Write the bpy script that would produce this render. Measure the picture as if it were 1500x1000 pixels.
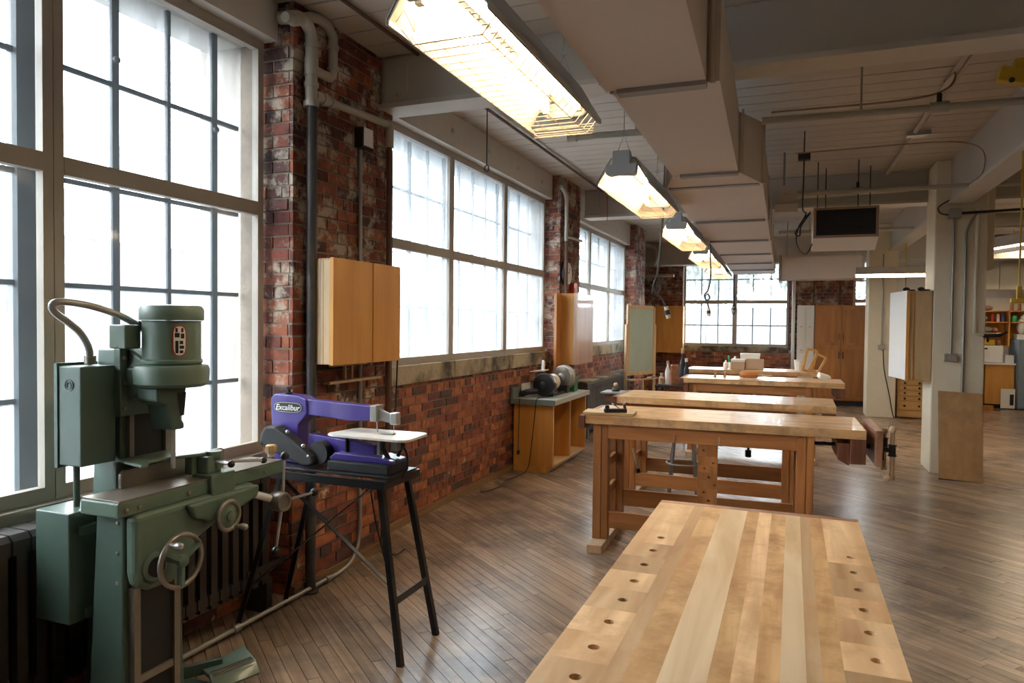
import bpy, bmesh, math, random
from mathutils import Vector, Matrix, Euler
random.seed(7)
PI = math.pi
SC = bpy.context.scene
COL = SC.collection
for o in list(bpy.data.objects): bpy.data.objects.remove(o)

# ------------------------------------------------------------ camera, world, exposure
F = 1040.0; H = 1.5
yaw = math.atan(410 / F); pit = -math.atan(27 / F); rol = math.radians(0.6)
_f = Vector((-math.sin(yaw) * math.cos(pit), math.cos(yaw) * math.cos(pit), math.sin(pit)))
_r = Vector((math.cos(yaw), math.sin(yaw), 0)); _u = _r.cross(_f)
R2 = _r * math.cos(rol) + _u * math.sin(rol); U2 = -_r * math.sin(rol) + _u * math.cos(rol)
CAMP = Vector((0, 0, H))
cd = bpy.data.cameras.new('camera'); cam = bpy.data.objects.new('camera', cd); COL.objects.link(cam)
cam.matrix_world = Matrix(((R2.x, U2.x, -_f.x, 0), (R2.y, U2.y, -_f.y, 0), (R2.z, U2.z, -_f.z, H), (0, 0, 0, 1)))
cd.sensor_width = 36; cd.lens = F / 1500 * 36; cd.clip_start = 0.05; cd.clip_end = 300
SC.camera = cam
w = bpy.data.worlds.new('world'); SC.world = w; w.use_nodes = True
wn = w.node_tree.nodes; wl = w.node_tree.links
bg = wn['Background']
tc = wn.new('ShaderNodeTexCoord'); sp = wn.new('ShaderNodeSeparateXYZ'); cr = wn.new('ShaderNodeValToRGB')
wl.new(tc.outputs['Generated'], sp.inputs[0]); wl.new(sp.outputs['Z'], cr.inputs[0]); wl.new(cr.outputs[0], bg.inputs[0])
cr.color_ramp.elements[0].position = 0.0; cr.color_ramp.elements[0].color = (1.0, 0.975, 0.94, 1)
cr.color_ramp.elements[1].position = 0.8; cr.color_ramp.elements[1].color = (1.0, 0.975, 0.94, 1)
bg.inputs[1].default_value = 10.5
vs = SC.view_settings; vs.view_transform = 'Standard'; vs.look = 'None'; vs.gamma = 1; vs.use_curve_mapping = False; vs.exposure = 0.75
cy = SC.cycles; cy.use_denoising = True; cy.max_bounces = 9; cy.diffuse_bounces = 5; cy.glossy_bounces = 3
cy.transmission_bounces = 6; cy.transparent_max_bounces = 12; cy.sample_clamp_indirect = 6; cy.caustics_reflective = False; cy.caustics_refractive = False
TUBE = 22.0          # emission of the fluorescent tubes

# ------------------------------------------------------------ geometry on measured planes
def ray(x, y): return _f * F + R2 * (x - 750) - U2 * (y - 500)
def hX(x, y, X): d = ray(x, y); return CAMP + d * (X / d.x)
def hY(x, y, Y): d = ray(x, y); return CAMP + d * (Y / d.y)
def hZ(x, y, Z): d = ray(x, y); return CAMP + d * ((Z - H) / d.z)

# ------------------------------------------------------------ materials
def mat(name, col, rough=.5, metal=0.0, spec=.5, emit=None, es=0, bump=0, bs=40, mott=0, mcol=None, ms=3, coat=0):
    m = bpy.data.materials.new(name); m.use_nodes = True; n = m.node_tree.nodes; l = m.node_tree.links
    b = n['Principled BSDF']; b.inputs['Base Color'].default_value = (*col, 1)
    b.inputs['Roughness'].default_value = rough; b.inputs['Metallic'].default_value = metal
    b.inputs['Specular IOR Level'].default_value = spec; b.inputs['Coat Weight'].default_value = coat
    if emit: b.inputs['Emission Color'].default_value = (*emit, 1); b.inputs['Emission Strength'].default_value = es
    g = n.new('ShaderNodeNewGeometry')
    if mott:
        t = n.new('ShaderNodeTexNoise'); t.inputs['Scale'].default_value = ms; t.inputs['Detail'].default_value = 8; t.inputs['Roughness'].default_value = .65
        l.new(g.outputs['Position'], t.inputs['Vector'])
        r = n.new('ShaderNodeValToRGB'); r.color_ramp.elements[0].position = .42 if mott > .9 else .25; r.color_ramp.elements[1].position = .6 if mott > .9 else .78
        mc = mcol or tuple(c * .5 for c in col)
        r.color_ramp.elements[0].color = (*col, 1); r.color_ramp.elements[1].color = tuple(c * (1 - mott) + d * mott for c, d in zip(col, mc)) + (1,)
        l.new(t.outputs['Fac'], r.inputs[0]); l.new(r.outputs[0], b.inputs['Base Color'])
    if bump:
        t2 = n.new('ShaderNodeTexNoise'); t2.inputs['Scale'].default_value = bs; t2.inputs['Detail'].default_value = 4
        l.new(g.outputs['Position'], t2.inputs['Vector'])
        bp = n.new('ShaderNodeBump'); bp.inputs['Strength'].default_value = bump; bp.inputs['Distance'].default_value = .01
        l.new(t2.outputs['Fac'], bp.inputs['Height']); l.new(bp.outputs[0], b.inputs['Normal'])
    return m

def rnd(n, l):                                          # one random number per object and per loose piece
    oi = n.new('ShaderNodeObjectInfo'); g = n.new('ShaderNodeNewGeometry')
    a = n.new('ShaderNodeMath'); a.operation = 'ADD'; f = n.new('ShaderNodeMath'); f.operation = 'FRACT'
    l.new(oi.outputs['Random'], a.inputs[0]); l.new(g.outputs['Random Per Island'], a.inputs[1]); l.new(a.outputs[0], f.inputs[0])
    return f.outputs[0]

def wood(name, c1, c2, axis=0, sc=6, rough=.45, var=.25, stretch=14, dark=None, coat=0, bump=.15, spec=.5):
    m = bpy.data.materials.new(name); m.use_nodes = True; n = m.node_tree.nodes; l = m.node_tree.links
    b = n['Principled BSDF']; b.inputs['Roughness'].default_value = rough; b.inputs['Coat Weight'].default_value = coat
    b.inputs['Specular IOR Level'].default_value = spec
    t = n.new('ShaderNodeTexCoord'); mp = n.new('ShaderNodeMapping')
    s = [sc * 5] * 3; s[axis] = sc * 5 / stretch; mp.inputs['Scale'].default_value = s
    l.new(t.outputs['Object'], mp.inputs[0])
    r = rnd(n, l); mu = n.new('ShaderNodeVectorMath'); mu.operation = 'MULTIPLY_ADD'
    cb = n.new('ShaderNodeCombineXYZ'); [l.new(r, cb.inputs[i]) for i in range(3)]
    l.new(cb.outputs[0], mu.inputs[0]); mu.inputs[1].default_value = (31, 17, 23); l.new(mp.outputs[0], mu.inputs[2])
    no = n.new('ShaderNodeTexNoise'); no.inputs['Scale'].default_value = 1; no.inputs['Detail'].default_value = 6; no.inputs['Distortion'].default_value = .6
    l.new(mu.outputs[0], no.inputs['Vector'])
    ra = n.new('ShaderNodeValToRGB'); e = ra.color_ramp.elements
    e[0].position = .32; e[0].color = (*c2, 1); e[1].position = .66; e[1].color = (*c1, 1)
    l.new(no.outputs['Fac'], ra.inputs[0])
    hs = n.new('ShaderNodeHueSaturation'); l.new(ra.outputs[0], hs.inputs['Color'])
    mr = n.new('ShaderNodeMapRange'); mr.inputs['To Min'].default_value = 1 - var; mr.inputs['To Max'].default_value = 1 + var
    l.new(r, mr.inputs[0]); l.new(mr.outputs[0], hs.inputs['Value'])
    out = hs.outputs[0]
    if dark:                                            # stains and wear with a shape of their own
        n2 = n.new('ShaderNodeTexNoise'); n2.inputs['Scale'].default_value = dark[1]; n2.inputs['Detail'].default_value = 9; n2.inputs['Roughness'].default_value = .7
        g = n.new('ShaderNodeNewGeometry'); l.new(g.outputs['Position'], n2.inputs['Vector'])
        r2 = n.new('ShaderNodeValToRGB'); r2.color_ramp.elements[0].position = .46; r2.color_ramp.elements[1].position = .68
        l.new(n2.outputs['Fac'], r2.inputs[0])
        mx = n.new('ShaderNodeMix'); mx.data_type = 'RGBA'; l.new(r2.outputs[0], mx.inputs[0]); l.new(out, mx.inputs[6]); mx.inputs[7].default_value = (*dark[0], 1)
        out = mx.outputs[2]
    l.new(out, b.inputs['Base Color'])
    if bump:
        bp = n.new('ShaderNodeBump'); bp.inputs['Strength'].default_value = bump; bp.inputs['Distance'].default_value = .004
        l.new(no.outputs['Fac'], bp.inputs['Height']); l.new(bp.outputs[0], b.inputs['Normal'])
    return m

def brickmat():
    m = bpy.data.materials.new('brick'); m.use_nodes = True; n = m.node_tree.nodes; l = m.node_tree.links
    b = n['Principled BSDF']; b.inputs['Roughness'].default_value = .82
    r = rnd(n, l); ra = n.new('ShaderNodeValToRGB'); e = ra.color_ramp.elements
    e[0].position = 0; e[0].color = (.11, .035, .028, 1); e[1].position = 1; e[1].color = (.27, .075, .04, 1)
    for p, c in ((.12, (.075, .035, .035, 1)), (.3, (.17, .04, .028, 1)), (.55, (.20, .055, .034, 1)), (.8, (.32, .105, .05, 1))):
        x = e.new(p); x.color = c
    l.new(r, ra.inputs[0])
    g = n.new('ShaderNodeNewGeometry')
    # soot and weathering
    n0 = n.new('ShaderNodeTexNoise'); n0.inputs['Scale'].default_value = 14; n0.inputs['Detail'].default_value = 6; l.new(g.outputs['Position'], n0.inputs[0])
    mx0 = n.new('ShaderNodeMix'); mx0.data_type = 'RGBA'; mx0.blend_type = 'MULTIPLY'; mx0.inputs[0].default_value = .75
    r0 = n.new('ShaderNodeValToRGB'); r0.color_ramp.elements[0].position = .35; r0.color_ramp.elements[0].color = (.45, .4, .4, 1); r0.color_ramp.elements[1].position = .6; r0.color_ramp.elements[1].color = (1.15, 1.1, 1.1, 1)
    l.new(n0.outputs[0], r0.inputs[0]); l.new(ra.outputs[0], mx0.inputs[6]); l.new(r0.outputs[0], mx0.inputs[7])
    # old paint left on the bricks, mostly high on the piers
    n1 = n.new('ShaderNodeTexNoise'); n1.inputs['Scale'].default_value = 5.5; n1.inputs['Detail'].default_value = 10; n1.inputs['Roughness'].default_value = .72; l.new(g.outputs['Position'], n1.inputs[0])
    sp = n.new('ShaderNodeSeparateXYZ'); l.new(g.outputs['Position'], sp.inputs[0])
    mr = n.new('ShaderNodeMapRange'); mr.inputs[1].default_value = .9; mr.inputs[2].default_value = 1.6; mr.inputs[3].default_value = -.07; mr.inputs[4].default_value = .02
    l.new(sp.outputs['Z'], mr.inputs[0]); ad = n.new('ShaderNodeMath'); ad.operation = 'ADD'; l.new(n1.outputs[0], ad.inputs[0]); l.new(mr.outputs[0], ad.inputs[1])
    r1 = n.new('ShaderNodeValToRGB'); r1.color_ramp.elements[0].position = .52; r1.color_ramp.elements[1].position = .60
    l.new(ad.outputs[0], r1.inputs[0])
    ms = n.new('ShaderNodeMath'); ms.operation = 'MULTIPLY'; ms.inputs[1].default_value = .8; l.new(r1.outputs[0], ms.inputs[0])
    mx = n.new('ShaderNodeMix'); mx.data_type = 'RGBA'; l.new(ms.outputs[0], mx.inputs[0]); l.new(mx0.outputs[2], mx.inputs[6]); mx.inputs[7].default_value = (.50, .43, .34, 1)
    # the bricks below the sills are a brighter, less sooty red
    mr2 = n.new('ShaderNodeMapRange'); mr2.inputs[1].default_value = 1.0; mr2.inputs[2].default_value = 1.12; mr2.inputs[3].default_value = 1; mr2.inputs[4].default_value = 0
    l.new(sp.outputs['Z'], mr2.inputs[0]); mx3 = n.new('ShaderNodeMix'); mx3.data_type = 'RGBA'; mx3.blend_type = 'MULTIPLY'; l.new(mr2.outputs[0], mx3.inputs[0])
    l.new(mx.outputs[2], mx3.inputs[6]); mx3.inputs[7].default_value = (1.45, 1.6, 1.4, 1)
    l.new(mx3.outputs[2], b.inputs['Base Color'])
    bp = n.new('ShaderNodeBump'); bp.inputs['Strength'].default_value = .5; bp.inputs['Distance'].default_value = .006
    n2 = n.new('ShaderNodeTexNoise'); n2.inputs['Scale'].default_value = 45; n2.inputs['Detail'].default_value = 5; l.new(g.outputs['Position'], n2.inputs[0])
    l.new(n2.outputs[0], bp.inputs['Height']); l.new(bp.outputs[0], b.inputs['Normal'])
    return m

def glassmat(name, diff, tint=(1, 1, 1), streak=0):
    m = bpy.data.materials.new(name); m.use_nodes = True; n = m.node_tree.nodes; l = m.node_tree.links
    n.remove(n['Principled BSDF']); out = n['Material Output']
    tr = n.new('ShaderNodeBsdfTransparent'); tr.inputs[0].default_value = (*tint, 1)
    tl = n.new('ShaderNodeBsdfTranslucent'); tl.inputs[0].default_value = (.86, .92, .97, 1)
    gl = n.new('ShaderNodeBsdfGlossy'); gl.inputs['Roughness'].default_value = .06
    mx = n.new('ShaderNodeMixShader'); l.new(tr.outputs[0], mx.inputs[1]); l.new(tl.outputs[0], mx.inputs[2]); mx.inputs[0].default_value = diff
    if streak:
        g = n.new('ShaderNodeNewGeometry'); mp = n.new('ShaderNodeMapping'); mp.inputs['Scale'].default_value = (9, 9, .8); l.new(g.outputs['Position'], mp.inputs[0])
        no = n.new('ShaderNodeTexNoise'); no.inputs['Scale'].default_value = 1.6; no.inputs['Detail'].default_value = 6; l.new(mp.outputs[0], no.inputs[0])
        mr = n.new('ShaderNodeMapRange'); mr.inputs[1].default_value = .3; mr.inputs[2].default_value = .7; mr.inputs[3].default_value = max(0, diff - streak); mr.inputs[4].default_value = min(1, diff + streak)
        l.new(no.outputs[0], mr.inputs[0]); l.new(mr.outputs[0], mx.inputs[0])
    lw = n.new('ShaderNodeLayerWeight'); lw.inputs[0].default_value = .5; pw = n.new('ShaderNodeMath'); pw.operation = 'POWER'; pw.inputs[1].default_value = 5; l.new(lw.outputs['Facing'], pw.inputs[0]); fr = n.new('ShaderNodeMath'); fr.operation = 'MULTIPLY_ADD'; fr.inputs[1].default_value = .5; fr.inputs[2].default_value = .02; l.new(pw.outputs[0], fr.inputs[0])
    m2 = n.new('ShaderNodeMixShader'); l.new(fr.outputs[0], m2.inputs[0]); l.new(mx.outputs[0], m2.inputs[1]); l.new(gl.outputs[0], m2.inputs[2])
    l.new(m2.outputs[0], out.inputs[0]); return m

M = {}
M['brick'] = brickmat()
M['mortar'] = mat('mortar', (.31, .25, .195), .9, mott=.7, mcol=(.09, .07, .055), ms=5, bump=.4)
M['floor'] = wood('floor_wood', (.44, .32, .23), (.26, .185, .13), 0, 5, .25, .2, 16, dark=((.13, .10, .085), 1.3), spec=.5, bump=.25)
M['subfloor'] = mat('subfloor', (.02, .015, .012), .9)
M['ceil'] = mat('ceiling_paint', (.56, .50, .43), .7, mott=.35, mcol=(.38, .33, .28), ms=2)
M['ceilgap'] = mat('ceiling_gap', (.05, .042, .035), .9)
M['beam'] = mat('beam_paint', (.52, .49, .44), .65, mott=.3, mcol=(.38, .35, .31), ms=1.5)
M['col'] = mat('column_paint', (.76, .68, .52), .6, mott=.35, mcol=(.5, .42, .29), ms=2.5, bump=.3, bs=25)
M['white'] = mat('white_paint', (.74, .72, .68), .55, mott=.2, mcol=(.6, .57, .52), ms=3)
M['duct'] = mat('duct_paint', (.55, .48, .43), .6, mott=.25, mcol=(.45, .39, .35), ms=2)
M['flange'] = mat('duct_flange', (.26, .245, .235), .5, metal=.3)
M['winframe'] = mat('window_frame_metal', (.40, .355, .30), .5, metal=0, mott=.3, mcol=(.36, .32, .28), ms=8)
M['steel_sash'] = mat('steel_sash', (.035, .05, .065), .6)
M['plate_wood'] = mat('lintel_paint', (.60, .57, .52), .7, mott=.3, mcol=(.45, .4, .35), ms=6)
M['stone'] = mat('sill_stone', (.42, .35, .25), .85, mott=.97, mcol=(.06, .05, .04), ms=3, bump=.5, bs=20)
M['glass'] = glassmat('clear_glass', .012, (.97, .99, 1))
M['dusty'] = glassmat('dusty_glass', .12, (.93, .97, 1), .08)
M['frost'] = glassmat('milky_glass', .15, (.93, .97, 1), .07)
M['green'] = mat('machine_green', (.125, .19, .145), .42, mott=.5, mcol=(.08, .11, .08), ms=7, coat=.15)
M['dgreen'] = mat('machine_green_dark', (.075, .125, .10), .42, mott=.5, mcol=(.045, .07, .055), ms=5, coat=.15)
M['cast'] = mat('cast_iron_top', (.30, .27, .235), .35, metal=.55, mott=.6, mcol=(.16, .12, .09), ms=9)
M['steel'] = mat('steel', (.62, .61, .60), .3, metal=.9)
M['galv'] = mat('galvanised', (.36, .355, .34), .42, metal=.6, mott=.4, mcol=(.3, .29, .27), ms=15)
M['black'] = mat('black_paint', (.012, .012, .014), .35)
M['blackm'] = mat('matt_black', (.018, .018, .02), .6)
M['iron'] = mat('radiator_iron', (.035, .028, .024), .5, mott=.4, mcol=(.07, .05, .04), ms=8)
M['rad2'] = mat('radiator_grey', (.10, .10, .105), .5)
M['pipe_dark'] = mat('pipe_dark', (.035, .035, .038), .5, metal=.2, mott=.6, mcol=(.12, .10, .09), ms=10)
M['rust'] = mat('rusty_pipe', (.16, .07, .035), .6, mott=.8, mcol=(.07, .04, .03), ms=9)
M['pvc'] = mat('pipe_paint', (.42, .39, .33), .45, mott=.4, mcol=(.35, .32, .27), ms=10)
M['purple'] = mat('purple_enamel', (.06, .035, .25), .35, coat=.3)
M['tablew'] = mat('saw_table_white', (.72, .70, .66), .35)
M['tubeglow'] = mat('tube_glow', (1, 1, 1), .5, emit=(1.0, .80, .54), es=TUBE)
M['lampw'] = mat('lamp_white', (.56, .52, .43), .5)
M['lampg'] = mat('lamp_grey', (.30, .31, .32), .5)
M['lampo'] = mat('lamp_housing_outer', (.33, .30, .26), .5)
M['wire'] = mat('guard_wire', (.40, .30, .20), .5)
M['board'] = mat('chalkboard', (.40, .52, .52), .6, mott=.7, mcol=(.33, .42, .42), ms=5)
M['yellow'] = mat('yellow_paint', (.45, .27, .01), .5)
M['red'] = mat('red_paint', (.5, .03, .02), .4)
M['cardboard'] = mat('cardboard', (.48, .36, .26), .8)
M['paper'] = mat('paper_white', (.78, .77, .75), .7)
M['blue'] = mat('blue_plastic', (.05, .12, .4), .4)
M['grn'] = mat('green_plastic', (.02, .35, .16), .4)
M['tealgreen'] = mat('grinder_green', (.02, .14, .05), .4)
M['file'] = mat('cabinet_grey', (.19, .25, .30), .45)
M['hvac'] = mat('heater_case', (.33, .22, .14), .5)
M['grille'] = mat('grille_black', (.012, .013, .018), .5)
M['greytop'] = mat('grey_laminate', (.36, .38, .35), .4)
M['dkgreentrim'] = mat('green_grey_trim', (.16, .19, .165), .5)
M['bench'] = wood('bench_top', (.74, .48, .25), (.52, .28, .11), 0, 3.2, .34, .12, 12, dark=((.36, .23, .13), 7), coat=.15)
M['benchY'] = wood('bench_top_maple', (.80, .56, .33), (.46, .26, .12), 1, 2.6, .55, .30, 10, dark=((.55, .31, .15), 4), spec=.3)
M['benchYl'] = wood('bench_top_pale', (.88, .70, .48), (.66, .45, .25), 1, 2.6, .55, .08, 10, spec=.3)
M['benchYo'] = wood('bench_top_orange', (.76, .49, .24), (.50, .27, .11), 1, 2.6, .55, .12, 8, dark=((.42, .22, .09), 6), spec=.3)
M['benchX'] = wood('bench_frame_wood', (.48, .21, .07), (.34, .13, .04), 0, 4, .42, .15, 12)
M['benchZ'] = wood('bench_leg_wood', (.48, .21, .07), (.32, .12, .036), 2, 4, .42, .18, 12)
M['benchD'] = wood('bench_dark_wood', (.20, .075, .035), (.12, .042, .022), 2, 4, .4, .18, 12)
M['jaw'] = wood('jaw_wood', (.40, .20, .12), (.27, .12, .07), 1, 4, .4, .15, 12)
M['dowel'] = wood('dowel_wood', (.56, .40, .25), (.44, .29, .17), 2, 4, .5, .1, 10)
M['ply'] = wood('cabinet_ply', (.66, .33, .085), (.55, .24, .05), 2, 1.7, .5, .05, 8, spec=.35)
M['plypale'] = wood('cabinet_ply_pale', (.60, .42, .22), (.50, .32, .15), 2, 2, .45, .05, 8)
M['plypink'] = wood('birch_pink', (.52, .33, .23), (.43, .26, .17), 2, 2, .35, .05, 8, coat=.3)
M['oak'] = wood('stained_oak', (.42, .17, .045), (.31, .115, .028), 2, 3, .4, .08, 12, coat=.2)
M['panel'] = wood('leaning_plywood', (.54, .32, .14), (.43, .23, .09), 2, 2, .55, .05, 6, dark=((.33, .18, .08), 4))
M['oaky'] = wood('drawer_wood', (.58, .34, .12), (.48, .26, .08), 0, 3, .45, .08, 10)
M['base'] = wood('baseboard_wood', (.30, .17, .08), (.20, .11, .05), 1, 4, .6, .1, 10)
M['asphalt'] = mat('asphalt', (.05, .055, .06), .9, mott=.3, ms=2)
M['concrete'] = mat('concrete', (.065, .068, .072), .9, mott=.2, ms=1)
M['leaf'] = mat('leaves', (.035, .055, .035), .8, mott=.6, mcol=(.07, .095, .06), ms=2)
M['bark'] = mat('bark', (.04, .035, .035), .9)
M['rail'] = mat('railing_white', (.3, .3, .3), .5)
M['carred'] = mat('car_red', (.10, .015, .018), .4, coat=.2)
M['cardark'] = mat('car_brown', (.045, .03, .032), .5, coat=.1)
M['carglass'] = mat('car_glass', (.03, .04, .05), .1)
M['tyre'] = mat('tyre', (.03, .03, .03), .8)

# ------------------------------------------------------------ mesh builder
ORG = {}
class MB:
    def __init__(s): s.v = []; s.f = []
    def add(s, vs, fs):
        k = len(s.v); s.v += [Vector(p) for p in vs]; s.f += [[i + k for i in f] for f in fs]; return s
    def bb(s, x0, x1, y0, y1, z0, z1):
        if x0 > x1: x0, x1 = x1, x0
        if y0 > y1: y0, y1 = y1, y0
        if z0 > z1: z0, z1 = z1, z0
        return s.add([(x0, y0, z0), (x1, y0, z0), (x1, y1, z0), (x0, y1, z0), (x0, y0, z1), (x1, y0, z1), (x1, y1, z1), (x0, y1, z1)],
              [(0, 3, 2, 1), (4, 5, 6, 7), (0, 1, 5, 4), (1, 2, 6, 5), (2, 3, 7, 6), (3, 0, 4, 7)])
    def obox(s, c, size, rot=(0, 0, 0)):
        R = Euler(rot).to_matrix(); hx, hy, hz = [q / 2 for q in size]; c = Vector(c)
        vs = [c + R @ Vector(p) for p in ((-hx, -hy, -hz), (hx, -hy, -hz), (hx, hy, -hz), (-hx, hy, -hz), (-hx, -hy, hz), (hx, -hy, hz), (hx, hy, hz), (-hx, hy, hz))]
        return s.add(vs, [(0, 3, 2, 1), (4, 5, 6, 7), (0, 1, 5, 4), (1, 2, 6, 5), (2, 3, 7, 6), (3, 0, 4, 7)])
    def bar(s, p, q, w, h, upv=(0, 0, 1)):              # square bar between two points
        p = Vector(p); q = Vector(q); d = (q - p).normalized(); a = d.cross(Vector(upv))
        if a.length < 1e-4: a = d.cross(Vector((1, 0, 0)))
        a.normalize(); b = a.cross(d)
        vs = []
        for c in (p, q):
            for i, j in ((-1, -1), (1, -1), (1, 1), (-1, 1)): vs.append(c + a * (w / 2 * i) + b * (h / 2 * j))
        return s.add(vs, [(0, 1, 2, 3), (7, 6, 5, 4), (0, 4, 5, 1), (1, 5, 6, 2), (2, 6, 7, 3), (3, 7, 4, 0)])
    def tube(s, pts, r, n=8, cap=True):
        pts = [Vector(p) for p in pts]; k = len(s.v); rs = r if isinstance(r, (list, tuple)) else [r] * len(pts)
        d0 = (pts[1] - pts[0]).normalized(); a = d0.orthogonal().normalized()
        for i, p in enumerate(pts):
            d = (pts[min(i + 1, len(pts) - 1)] - pts[max(i - 1, 0)])
            d = d.normalized() if d.length > 1e-9 else d0
            a = (a - d * a.dot(d)).normalized(); b = d.cross(a)
            for j in range(n):
                t = 2 * PI * j / n; s.v.append(p + (a * math.cos(t) + b * math.sin(t)) * rs[i])
        for i in range(len(pts) - 1):
            for j in range(n):
                s.f.append([k + i * n + j, k + i * n + (j + 1) % n, k + (i + 1) * n + (j + 1) % n, k + (i + 1) * n + j])
        if cap:
            s.f.append([k + j for j in range(n)][::-1]); s.f.append([k + (len(pts) - 1) * n + j for j in range(n)])
        return s
    def cyl(s, p, q, r, n=16, r2=None): return s.tube([p, q], [r, r if r2 is None else r2], n)
    def lathe(s, o, d, prof, n=20):                     # prof: (radius, height along d)
        o = Vector(o); d = Vector(d).normalized(); return s.tube2([o + d * h for _, h in prof], [max(r, 1e-4) for r, _ in prof], d, n)
    def tube2(s, pts, rs, d, n):
        a = d.orthogonal().normalized(); b = d.cross(a); k = len(s.v)
        for p, r in zip(pts, rs):
            for j in range(n):
                t = 2 * PI * j / n; s.v.append(p + (a * math.cos(t) + b * math.sin(t)) * r)
        for i in range(len(pts) - 1):
            for j in range(n): s.f.append([k + i * n + j, k + i * n + (j + 1) % n, k + (i + 1) * n + (j + 1) % n, k + (i + 1) * n + j])
        s.f.append([k + j for j in range(n)][::-1]); s.f.append([k + (len(pts) - 1) * n + j for j in range(n)]); return s
    def torus(s, c, nrm, R, r, n=28, m=8):
        c = Vector(c); d = Vector(nrm).normalized(); a = d.orthogonal().normalized(); b = d.cross(a); k = len(s.v)
        for i in range(n):
            t = 2 * PI * i / n; e = a * math.cos(t) + b * math.sin(t)
            for j in range(m):
                u = 2 * PI * j / m; s.v.append(c + e * (R + r * math.cos(u)) + d * (r * math.sin(u)))
        for i in range(n):
            for j in range(m): s.f.append([k + i * m + j, k + ((i + 1) % n) * m + j, k + ((i + 1) % n) * m + (j + 1) % m, k + i * m + (j + 1) % m])
        return s
    def prism(s, poly, fn, d0, d1):                     # poly: (a,b) pairs; fn(a,b,d) -> point
        n = len(poly); k = len(s.v)
        s.v += [Vector(fn(a, b, d0)) for a, b in poly] + [Vector(fn(a, b, d1)) for a, b in poly]
        s.f.append([k + i for i in range(n)][::-1]); s.f.append([k + n + i for i in range(n)])
        for i in range(n): s.f.append([k + i, k + (i + 1) % n, k + n + (i + 1) % n, k + n + i])
        return s
    def sph(s, c, r, n=12, sc=(1, 1, 1)):
        c = Vector(c); k = len(s.v); m = n // 2
        for i in range(1, m):
            t = PI * i / m
            for j in range(n):
                u = 2 * PI * j / n; s.v.append(c + Vector((math.sin(t) * math.cos(u) * r * sc[0], math.sin(t) * math.sin(u) * r * sc[1], math.cos(t) * r * sc[2])))
        for i in range(m - 2):
            for j in range(n): s.f.append([k + i * n + j, k + (i + 1) * n + j, k + (i + 1) * n + (j + 1) % n, k + i * n + (j + 1) % n])
        s.v += [c + Vector((0, 0, r * sc[2])), c - Vector((0, 0, r * sc[2]))]; a = len(s.v) - 2
        for j in range(n):
            s.f.append([a, k + j, k + (j + 1) % n]); s.f.append([a + 1, k + (m - 2) * n + (j + 1) % n, k + (m - 2) * n + j])
        return s
    def go(s, name, m, parent=None, bevel=0, smooth=None, org=None, seg=2):
        if parent is not None: o0 = ORG[parent]
        elif org is not None: o0 = Vector(org)
        else:
            xs = [p.x for p in s.v]; ys = [p.y for p in s.v]; o0 = Vector(((min(xs) + max(xs)) / 2, (min(ys) + max(ys)) / 2, min(p.z for p in s.v)))
        me = bpy.data.meshes.new(name); me.from_pydata([p - o0 for p in s.v], [], s.f)
        bm = bmesh.new(); bm.from_mesh(me); bmesh.ops.recalc_face_normals(bm, faces=bm.faces[:]); bm.to_mesh(me); bm.free()
        if smooth:
            me.shade_smooth(); me.set_sharp_from_angle(angle=math.radians(smooth))
        me.materials.append(M[m] if isinstance(m, str) else m)
        o = bpy.data.objects.new(name, me); COL.objects.link(o); ORG[o] = o0
        if parent is not None: o.parent = parent
        else: o.location = o0
        if bevel:
            b = o.modifiers.new('bevel', 'BEVEL'); b.width = bevel; b.segments = seg; b.limit_method = 'ANGLE'; b.angle_limit = math.radians(40)
        return o

def tag(o, label=None, cat=None, group=None, kind=None):
    if label: o['label'] = label
    if cat: o['category'] = cat
    if group: o['group'] = group
    if kind: o['kind'] = kind
    return o
def thing(name, label, cat, loc=(0, 0, 0), group=None, kind=None):
    o = bpy.data.objects.new(name, None); COL.objects.link(o); o.location = loc; ORG[o] = Vector(loc); o.empty_display_size = .1
    return tag(o, label, cat, group, kind)
def copy_tree(o, parent=None):
    c = o.copy(); COL.objects.link(c); c.parent = parent; ORG[c] = ORG[o]
    for ch in list(o.children): copy_tree(ch, c)
    return c
def S(mb, name, m, parent=None, **k):
    o = mb.go(name, m, parent, **k); 
    if parent is None: o['kind'] = 'structure'
    return o
def root(name):                                         # structure that owns pieces
    return thing(name, None, None, (0, 0, 0), kind='structure')
def piece(name, mesh, parent, loc):
    o = bpy.data.objects.new(name, mesh); COL.objects.link(o); o.parent = parent; o.location = loc; ORG[o] = Vector(loc); return o
def meshof(mb, name, m):
    me = bpy.data.meshes.new(name); me.from_pydata(mb.v, [], mb.f); me.materials.append(M[m]); return me
def arc(c, r, a0, a1, n, f):
    return [f(c[0] + r * math.cos(a0 + (a1 - a0) * i / n), c[1] + r * math.sin(a0 + (a1 - a0) * i / n)) for i in range(n + 1)]
def smoothpath(pts, n=6):                               # Catmull-Rom
    P = [Vector(p) for p in pts]; P = [P[0] * 2 - P[1]] + P + [P[-1] * 2 - P[-2]]; out = []
    for i in range(1, len(P) - 2):
        for k in range(n):
            t = k / n; a, b, c, d = P[i - 1:i + 3]
            out.append(.5 * ((2 * b) + (c - a) * t + (2 * a - 5 * b + 4 * c - d) * t * t + (3 * b - a - 3 * c + d) * t ** 3))
    return out + [P[-2]]

# ============================================================ SETTING
RX0, RX1, RY0, RY1, CZ = -2.65, 9.0, -4.4, 16.4, 3.2
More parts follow.
